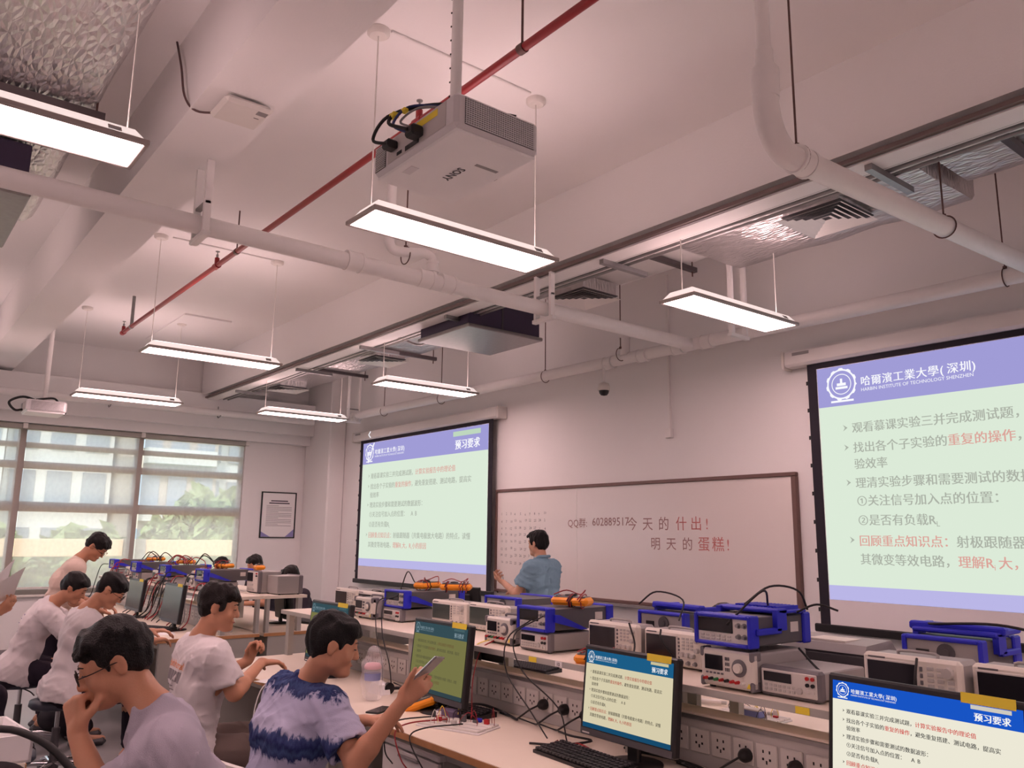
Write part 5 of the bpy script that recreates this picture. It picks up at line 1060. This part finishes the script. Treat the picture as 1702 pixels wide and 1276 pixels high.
# shirt prints wrapped onto the cloth
from mathutils.bvhtree import BVHTree
def back_print(p, mbs, cx, cz, ang=0.0):
    sh_ = [c for c in p.children if c.name.startswith('shirt')][0]; bvh = BVHTree.FromPolygons([v.co for v in sh_.data.vertices], [tuple(q.vertices) for q in sh_.data.polygons])
    d = Vector((math.sin(ang), math.cos(ang), 0)); r = Vector((math.cos(ang), -math.sin(ang), 0))
    for nm, mb, m in mbs:
        vs = []
        for x, _, z in mb.v:
            o = Vector((cx, 0, cz))+r*x+Vector((0, 0, z))-d*.6; hit = bvh.ray_cast(o, d, 1.2); vs.append(tuple(hit[0]-d*.0025) if hit[0] else tuple(o+d*.5))
        mb.v = vs; part(nm, mb.mesh(nm, m), None, sh_, stuff=True)
def rect(x0, x1, z0, z1, mb=None, n=6):
    mb = mb or MB()
    for i in range(n):
        a, b_ = x0+(x1-x0)*i/n, x0+(x1-x0)*(i+1)/n; mb.add([(a, 0, z0), (b_, 0, z0), (b_, 0, z1), (a, 0, z1)], [(0, 1, 2, 3)])
    return mb
M_po = mat('print_orange', (240, 140, 60), .8); M_pg = mat('print_grey2', (132, 126, 130), .8); M_pp = mat('print_purple', (86, 78, 140), .8)
g = MB(); put_text(g, 'old human!', -.1, .0, .052, 0, 0)
g2 = MB()
for k in range(4): rect(-.1+k*.052, -.1+k*.052+.044, -.06, -.012, g2, 3)
g3 = MB()
for k in range(6): rect(-.1, -.1+(.1, .12, .07, .19, .15, .19)[k], -.085-k*.019, -.08-k*.019, g3)
back_print(p3, [('print_lettering', g, M_po), ('print_squares', g2, M_pg), ('print_lines', g3, M_pg)], .0, .96)
g = MB()
for k in range(5): rect(-.06, -.06+(.11, .09, .05, .05, .1)[k], -.03*k, -.03*k+(.006 if k < 4 else .02), g)
back_print(p5, [('print_lines', g, M_pp)], .0, .97)
# ------------------------------------------------------------------ stools and chairs
def make_stool(label, sz=.5):
    t = thing('lab_stool', label, 'stool'); part('seat', MB().lathe([(.0001, sz-.05), (.16, sz-.05), (.18, sz-.03), (.175, sz), (.12, sz+.008), (.0001, sz+.008)], (0, 0, 0), 28), mat('stool_seat', (58, 62, 74), .55), t)
    part('gas_column', MB().cyl((0, 0, .3), (0, 0, sz-.05), .014, n=14), M_chrome, t); part('column_sleeve', MB().cyl((0, 0, .08), (0, 0, .32), .025, n=16), M_dkgrey, t); part('hub', MB().lathe([(.035, .06), (.04, .09), (.03, .115)], (0, 0, 0), 18), M_dkgrey, t)
    part('height_lever', MB().tube([(0, 0, sz-.06), (.1, .05, sz-.08), (.16, .07, sz-.1)], .005, 6), M_dkgrey, t)
    for k in range(5):
        a = 2*PI*k/5+.3; c, s = math.cos(a), math.sin(a)
        part('base_arm', MB().tube([(c*.03, s*.03, .1), (c*.14, s*.14, .105), (c*.25, s*.25, .075), (c*.275, s*.275, .055)], lambda q: .018-.006*q, 8, 4), M_chrome, t)
        part('caster', MB().cyl((c*.275-s*.014, s*.275+c*.014, .026), (c*.275+s*.014, s*.275-c*.014, .026), .026, n=14).cyl((c*.275, s*.275, .03), (c*.275, s*.275, .06), .012, n=8), M_black, t)
    return t
s0 = make_stool('chrome stool under the student with the purple back print'); s0.location = (-7.37, 1.17, 0); s0['group'] = 'lab stools'
for x, yy, rz, lb in ((-6.38, 1.25, .4, 'chrome stool under the student with glasses in the plain white tee'), (-4.26, 1.38, .9, 'chrome stool under the student in grey shorts'), (-2.27, .92, .2, 'chrome stool under the student with a fist at the mouth'), (-7.9, .82, .5, 'empty chrome stool at the picture edge with a grey seat'), (-5.0, .72, .2, 'chrome stool in the aisle behind the student with glasses'), (-6.44, .38, 0, 'chrome stool under the person at the picture edge')):
    dup(s0, (x, yy, 0), rz, lb, 'lab stools')
for x in (-11.1, -9.95, -8.82, -3.11): dup(s0, (x, 4.13 if x < -4 else 4.25, -.03), 0, 'chrome stool hidden behind a bench', 'hidden stools')
t = thing('plastic_chair', 'pale plastic chair under the tie-dye shirt student', 'chair', (-3.03, 1.34, 0), .05)
part('seat', MB().box(-.21, .21, -.2, .22, .43, .465, .015), M_case, t)
n = 8; part('backrest', MB().prism([(-.225+.45*k/n, -.245-.03*math.cos((k/n-.5)*PI)) for k in range(n+1)]+[(.225-.45*k/n, -.225-.03*math.cos((.5-k/n)*PI)) for k in range(n+1)], .55, .84, 'z'), M_case, t)
for sx in (-.17, .17):
    part('back_post', MB().tube([(sx, -.18, .44), (sx, -.24, .5), (sx, -.25, .7)], .011, 8), M_black, t)
    for sy in (-.18, .19): part('leg', MB().cyl((sx, sy, .0), (sx*.9, sy*.9, .44), .012, n=10), M_black, t)
# ------------------------------------------------------------------ things on the desks
def breadboard(label, loc, rz, n=3):
    t = thing('breadboard', label, 'breadboard', loc, rz, 'breadboards'); part('base', MB().box(-.17, .17, -.09, .09, 0, .008, .002), M_paper, t)
    for k in range(n):
        y0 = -.085+k*.058; s = part('strip', MB().box(-.165, .165, y0, y0+.054, .008, .017, .002), M_white, t); part('centre_groove', MB().box(-.16, .16, y0+.025, y0+.029, .0168, .0174), M_grey, s)
    rn = random.Random(n*7+int(loc[0]*100))
    for k in range(7):
        x, yy = rn.uniform(-.14, .14), rn.uniform(-.07, .07); part('component', MB().box(x-.012, x+.012, yy-.008, yy+.008, .017, .017+rn.uniform(.008, .03), .002), rn.choice([M_dkbody, M_blue, M_lit, M_rj, M_key]), t)
    for k in range(9):
        x, yy = rn.uniform(-.15, .15), rn.uniform(-.08, .08); x2, y2 = x+rn.uniform(-.1, .1), yy+rn.uniform(-.05, .05)
        part('jumper_wire', MB().tube([(x, yy, .017), (x, yy, .04), ((x+x2)/2, (yy+y2)/2, .05+rn.uniform(0, .04)), (x2, y2, .04), (x2, y2, .017)], .0014, 5, 4), rn.choice([M_ldr, M_ldk, M_yellow, M_white, M_ldr]), t)
    return t
breadboard('white breadboard with jumper wires on the desk before the dim monitor', (-3.18, 2.25, ZD), .35, 3)
breadboard('white breadboard on the far desk, seen below the shelf right of the teal-header monitor', (-2.52, 3.5, ZD), .05, 3)
breadboard('small breadboard in the hands of the student in grey shorts', (-4.5, 2.12, ZD), .2, 2)
t = thing('component_box', 'blue component box on the breadboard of the far desk', 'box', (-2.47, 3.45, ZD+.02)); part('box', MB().box(-.05, .05, -.025, .025, 0, .035, .004), mat('blue_tint', (120, 130, 190), .3), t); part('lid', MB().box(-.052, .052, -.027, .027, .03, .038, .003), M_lit, t)
t = thing('circuit_module', 'purple circuit module leaning on the breadboard', 'module', (-3.33, 2.3, ZD+.0), .4); part('case', MB().box(-.05, .05, -.03, .03, 0, .045, .004), mat('module_purple', (98, 84, 112), .5), t); part('label', MB().box(-.048, -.02, -.0315, -.03, .006, .04), M_paper, t)
# bagged drink cup
M_clear = bpy.data.materials.new('clear_plastic'); M_clear.use_nodes = True; _n = M_clear.node_tree; _b = _n.nodes['Principled BSDF']; _b.inputs['Base Color'].default_value = (.92, .9, .92, 1); _b.inputs['Roughness'].default_value = .12; _b.inputs['Alpha'].default_value = .24
_z = _n.nodes.new('ShaderNodeTexNoise'); _z.inputs['Scale'].default_value = 26; _bp = _n.nodes.new('ShaderNodeBump'); _bp.inputs['Strength'].default_value = .8; _n.links.new(_z.outputs[0], _bp.inputs['Height']); _n.links.new(_bp.outputs[0], _b.inputs['Normal'])
t = thing('bagged_cup', 'pink lidded drink cup in a clear plastic bag on the desk', 'cup', (-3.93, 2.23, ZD))
part('cup', MB().lathe([(.028, 0), (.03, .004), (.042, .16)], (0, 0, .004), 22), M_clear, t); part('lid', MB().lathe([(.044, .158), (.046, .17), (.035, .185), (.0001, .187)], (0, 0, 0), 22), mat('lid_pink', (226, 168, 178), .4), t); part('cup_label', MB().lathe([(.0415, .1), (.0425, .135)], (0, 0, .002), 22), mat('cup_blue', (96, 110, 190), .5), t)
bg = Field(.006).rc((0, 0, .05), (0, 0, .18), .055, .06, .02).el((.02, -.01, .24), (.04, .035, .03), None, .03).noise(.006, 60, 5); part('bag', bg.mesh('bag', M_clear), None, t)
t = thing('face_mask', 'white folded mask with a black strap on the desk', 'mask', (-4.08, 2.36, ZD)); part('mask', MB().prism([(-.07, 0), (.07, 0), (.05, .05), (-.03, .06)], -.03, .03, 'y'), M_paper, t)
t = thing('headphones', 'black over-ear headphones lying on the desk behind the tie-dye student', 'headphones', (-3.95, 2.42, ZD)); part('headband', MB().tube([(.09*math.cos(q), .09*math.sin(q), .025) for q in np.linspace(-.2, PI+.2, 9)], .009, 8, 3), M_black, t)
for s in (-1, 1): part('ear_cup', MB().cyl((s*.09-.0, -.03, .03), (s*.07, -.03, .03), .03, n=16), M_black, t)
for (x, yy, rz, lb) in ((-4.75, 2.12, .3, 'white paper on the desk by the student in grey shorts'), (-7.45, 2.14, -.2, 'white paper at the end of the window bench desk'), (-8.0, 3.55, .2, 'white paper on the far side of the window bench'), (-1.75, 3.5, .1, 'white paper on the far desk below the grey bench multimeter')):
    single('paper_sheet', MB().box(-.105, .105, -.148, .148, 0, .002), M_paper, lb, 'paper', 'loose papers', (x, yy, ZD), (0, 0, rz))
t = thing('dark_phone', 'dark phone lying on the desk in front of the bagged cup', 'phone', (-3.68, 2.14, ZD), .5); part('phone_body', MB().box(-.038, .038, -.078, .078, 0, .008, .003), M_black, t); part('phone_screen', MB().box(-.034, .034, -.073, .073, .0078, .0084), mat('phone_dark_glass', (48, 46, 52), .12), t)
# plugs in the sockets
for k, (x, lb) in enumerate(((-1.9, 'black plug in the sockets under the power supply with the round dial'), (-1.7, 'black plug in the sockets right of the breadboard'), (-1.5, 'black plug in the sockets under the grey bench multimeter'), (-3.0, 'black plug in the sockets below the yellow-lead power supply'), (-2.86, 'second black plug in the sockets below the yellow-lead power supply'), (-4.0, 'black plug in the sockets behind the bagged cup'), (-2.72, 'black plug left of the monitor with the teal header'))):
    t = thing('power_plug', lb, 'plug', (x, 2.612, .845), 0, 'power plugs'); part('plug_body', MB().lathe([(.024, 0), (.024, .02), (.016, .035), (.006, .045)], (0, 0, 0), 14, Matrix.Rotation(PI/2, 3, 'X')), M_black, t)
    part('cord', MB().tube([(0, -.04, 0), (-.02, -.08, -.02), (-.08, -.09, -.06), (-.16, -.05, -.083), (-.3, -.03, -.083)], .004, 6), M_blacksoft, t)
# bag and tray at the bottom corner
t = thing('black_bag', 'black bag with a long curved handle at the bottom corner', 'bag', (-2.02, .32, .72)); part('body', Field(.01).el((-.05, -.02, .24), (.17, .1, .17), None, .03).el((.1, .1, .22), (.07, .06, .165), None, .03).cut((0, 0, 0), (0, 0, -1)).noise(.01, 30, 4).mesh('body', cloth('bag_black', (34, 26, 32))), None, t)
part('handle', MB().tube([(-.24, -.1, .36), (-.17, -.02, .45), (-.06, .06, .44), (.03, .12, .38)], .008, 8), M_blacksoft, t)
t = thing('low_stand', 'low stand carrying the black bag', 'stand', (-2.02, .32, 0)); part('top', MB().box(-.13, .22, -.16, .2, .69, .72, .005), M_panel, t)
for sx in (-.1, .19):
    for sy in (-.13, .17): part('leg', MB().cyl((sx, sy, 0), (sx, sy, .69), .015, n=8), M_black, t)
t = thing('parts_tray', 'white divided tray on the bench at the bottom corner', 'tray', (-3.82, .5, ZD), .1); part('base', MB().box(-.2, .2, -.12, .12, 0, .01), M_paper, t)
for bx in ((-.2, .2, -.12, -.11), (-.2, .2, .11, .12), (-.2, -.19, -.12, .12), (.19, .2, -.12, .12), (-.005, .005, -.12, .12)): part('side_wall', MB().box(bx[0], bx[1], bx[2], bx[3], 0, .1), M_paper, t)
single('backpack', Field(.012).el((0, 0, .13), (.28, .16, .13), None, .05).el((.25, .05, .1), (.14, .12, .1), None, .05).cut((0, 0, 0), (0, 0, -1)).noise(.012, 24, 8).mesh('backpack', cloth('pack_black', (40, 34, 40))), None, 'black backpack lying on the floor by the window bench', 'backpack', None, (-7.75, 1.55, 0))
# ------------------------------------------------------------------ loose leads and cables
def cable(pts, m, lb, grp, r=.0032): single('test_lead', MB().tube(pts, r, 6, 6), m, lb, 'cable', grp)
M_ly = mat('lead_yellow', (230, 208, 110), .45); M_lw = mat('lead_white', (226, 222, 220), .45)
cable([(-3.42, 2.6, 1.09), (-3.43, 2.52, 1.06), (-3.42, 2.45, .95), (-3.35, 2.38, .85), (-3.28, 2.32, .79)], M_ly, 'yellow lead hanging from the power supply to the breadboard', 'leads')
cable([(-3.38, 2.6, 1.09), (-3.38, 2.52, 1.05), (-3.36, 2.46, .92), (-3.2, 2.34, .785)], M_ldr, 'red lead beside the yellow lead', 'leads')
cable([(-3.06, 2.58, 1.22), (-3.08, 2.45, 1.14), (-3.05, 2.42, 1.0), (-2.85, 2.4, .86), (-2.72, 2.38, .78)], M_ldk, 'black lead falling from the blue meter with the orange multimeter', 'leads')
cable([(-2.98, 2.58, 1.24), (-3.02, 2.44, 1.16), (-2.94, 2.42, 1.02), (-2.7, 2.42, .9), (-2.62, 2.4, .78)], M_ldk, 'second black lead falling from the blue meter with the orange multimeter', 'leads')
cable([(-4.6, 2.74, 1.22), (-4.55, 2.6, 1.2), (-4.35, 2.48, 1.05), (-4.2, 2.44, .9), (-4.12, 2.4, .77)], M_ldk, 'black lead falling behind the bagged cup', 'leads')
cable([(-4.55, 2.74, 1.23), (-4.48, 2.6, 1.2), (-4.28, 2.48, 1.05), (-4.12, 2.44, .9), (-4.05, 2.42, .77)], M_ldk, 'second black lead falling behind the bagged cup', 'leads')
cable([(-2.7, 2.42, .77), (-2.64, 2.34, .775), (-2.56, 2.36, .78), (-2.6, 2.44, .775), (-2.5, 2.42, .77), (-2.46, 2.34, .77)], M_ldr, 'red lead coiled on the desk left of the teal-header monitor', 'leads')
cable([(-2.78, 2.5, .78), (-2.66, 2.46, .79), (-2.58, 2.5, .78), (-2.64, 2.38, .77), (-2.74, 2.3, .768)], M_ldk, 'black lead tangled left of the teal-header monitor', 'leads', .005)
cable([(-1.9, 2.52, 1.3), (-1.8, 2.6, 1.42), (-1.86, 2.72, 1.36)], M_ldk, 'black lead arching over the stacked blue meter', 'leads', .004)
cable([(-1.95, 2.7, 1.36), (-1.85, 2.72, 1.43), (-1.76, 2.76, 1.42), (-1.76, 2.82, 1.35)], M_ldk, 'second black lead arching over the stacked blue meter', 'leads', .004)
cable([(-1.78, 2.78, 1.34), (-1.72, 2.82, 1.37), (-1.66, 2.86, 1.35)], M_ldk, 'short black lead behind the stacked blue meter', 'leads', .004)
cable([(-1.74, 2.72, 1.22), (-1.62, 2.66, 1.16), (-1.5, 2.6, 1.145), (-1.38, 2.59, 1.14)], M_ldk, 'dark lead running from the blue meter to the signal generator', 'leads', .004)
cable([(-1.26, 2.6, 1.25), (-1.24, 2.54, 1.2), (-1.25, 2.55, 1.1), (-1.2, 2.54, 1.06)], M_ldk, 'dark lead hanging over the signal generator keys', 'leads', .004)
cable([(-.96, 2.63, 1.25), (-.94, 2.6, 1.2), (-.9, 2.6, 1.12), (-.86, 2.58, 1.06)], M_ldk, 'dark lead hanging over the oscilloscope at the picture edge', 'leads', .004)
cable([(-1.45, 3.1, 1.31), (-1.2, 3.05, 1.33), (-1.05, 3.1, 1.3), (-.9, 3.0, 1.28)], M_ldk, 'dark cable across the blue handle frame by the larger screen', 'leads', .005)
cable([(-4.95, 3.0, 1.24), (-4.9, 3.02, 1.36), (-4.78, 3.0, 1.3), (-4.7, 2.98, 1.28)], M_ldk, 'black lead arching below the far projection screen', 'leads', .004)
cable([(-2.72, 2.95, 1.3), (-2.62, 2.96, 1.36), (-2.5, 3.0, 1.33), (-2.44, 2.9, 1.25)], M_ldk, 'black lead looping beside the hidden person', 'leads', .004)
cable([(-2.3, 2.62, 1.24), (-2.28, 2.6, 1.2), (-2.24, 2.64, 1.12), (-2.3, 2.66, 1.08)], M_ldk, 'black lead hanging on the oscilloscope left of the stacked meter', 'leads', .004)
cable([(-2.55, 2.7, 1.24), (-2.5, 2.68, 1.16), (-2.46, 2.62, 1.1), (-2.42, 2.58, 1.08)], M_ldk, 'black lead hanging between the two middle oscilloscopes', 'leads', .004)
cable([(-4.7, 2.1, .77), (-4.72, 1.97, .74), (-4.66, 1.9, .55), (-4.3, 1.82, .4), (-3.9, 1.85, .5)], M_lw, 'white cable sagging from the desk edge beside the grey shorts', 'leads', .004)
for k, (x, d) in enumerate(((-3.3, .0), (-3.22, .05), (-3.1, .1))):
    cable([(x, 2.22, .79), (x-.05, 2.05, .785), (x-.06, 1.985, .75), (x-.05+d, 1.98, .66), (x+d, 1.99, .62)], (M_ldk, M_ldr, M_ldk)[k], 'lead hanging over the desk edge below the breadboard', 'leads over the desk edge')
rn = random.Random(4)
for k in range(26):
    x = -7.6-rn.random()*3.6; z = 1.1+rn.random()*.2; dx = rn.uniform(-.25, .25)
    cable([(x, 2.58, z), (x+dx*.3, 2.5, z-.02), (x+dx*.6, 2.45, 1.0), (x+dx, 2.42, .85), (x+dx*1.3, 2.35, .78)], rn.choice([M_ldk, M_ldk, M_ldr, M_grey]), 'lead dangling in the tangle over the window bench', 'tangled leads of the window bench', .005)
for k in range(10):
    x = -7.4-rn.random()*3.6; cable([(x, 2.7, 1.3), (x+.08, 2.75, 1.36+rn.random()*.05), (x+.2, 2.8, 1.33), (x+.3, 2.78, 1.29)], rn.choice([M_ldk, M_ldr]), 'lead looping on top of the window bench instruments', 'leads on the window bench instruments', .005)
for k in range(9):
    x = -1.3-rn.random()*3.4; cable([(x, 2.56, .77), (x+.12, 2.5+rn.random()*.08, .785), (x+.25, 2.57, .775), (x+.42, 2.53, .77)], rn.choice([M_ldk, M_blacksoft, M_dkgrey]), 'cable lying along the foot of the socket raceway', 'cables along the raceway', .006)
# far side of the nearest bench, glimpsed under the shelf
monitor('black monitor turned away on the far desk behind the yellow-lead power supply', (-4.55, 3.42, .8), PI, .5, .3, None, sticker_=False)
for (x, y_, rz), lb in (((-4.25, 3.56, .1), 'black keyboard glimpsed below the shelf behind the sockets'), ((-3.2, 3.6, -.05), 'black keyboard on the far desk left of the white tube')):
    t = thing('keyboard', lb, 'keyboard', (x, y_, ZD), rz, 'keyboards'); part('base', MB().prism([(-.075, 0), (.075, 0), (.075, .024), (-.075, .012)], -.22, .22, 'x'), M_black, t); part('keycaps', KB, None, t, stuff=True)
t = thing('solder_tube', 'white tube lying on the far desk beside the breadboard', 'tube', (-2.86, 3.58, ZD+.016), .5); part('barrel', MB().cyl((-.09, 0, 0), (.09, 0, 0), .012, n=12), M_white, t); part('cap', MB().cyl((.09, 0, 0), (.115, 0, 0), .009, n=12), M_key, t)
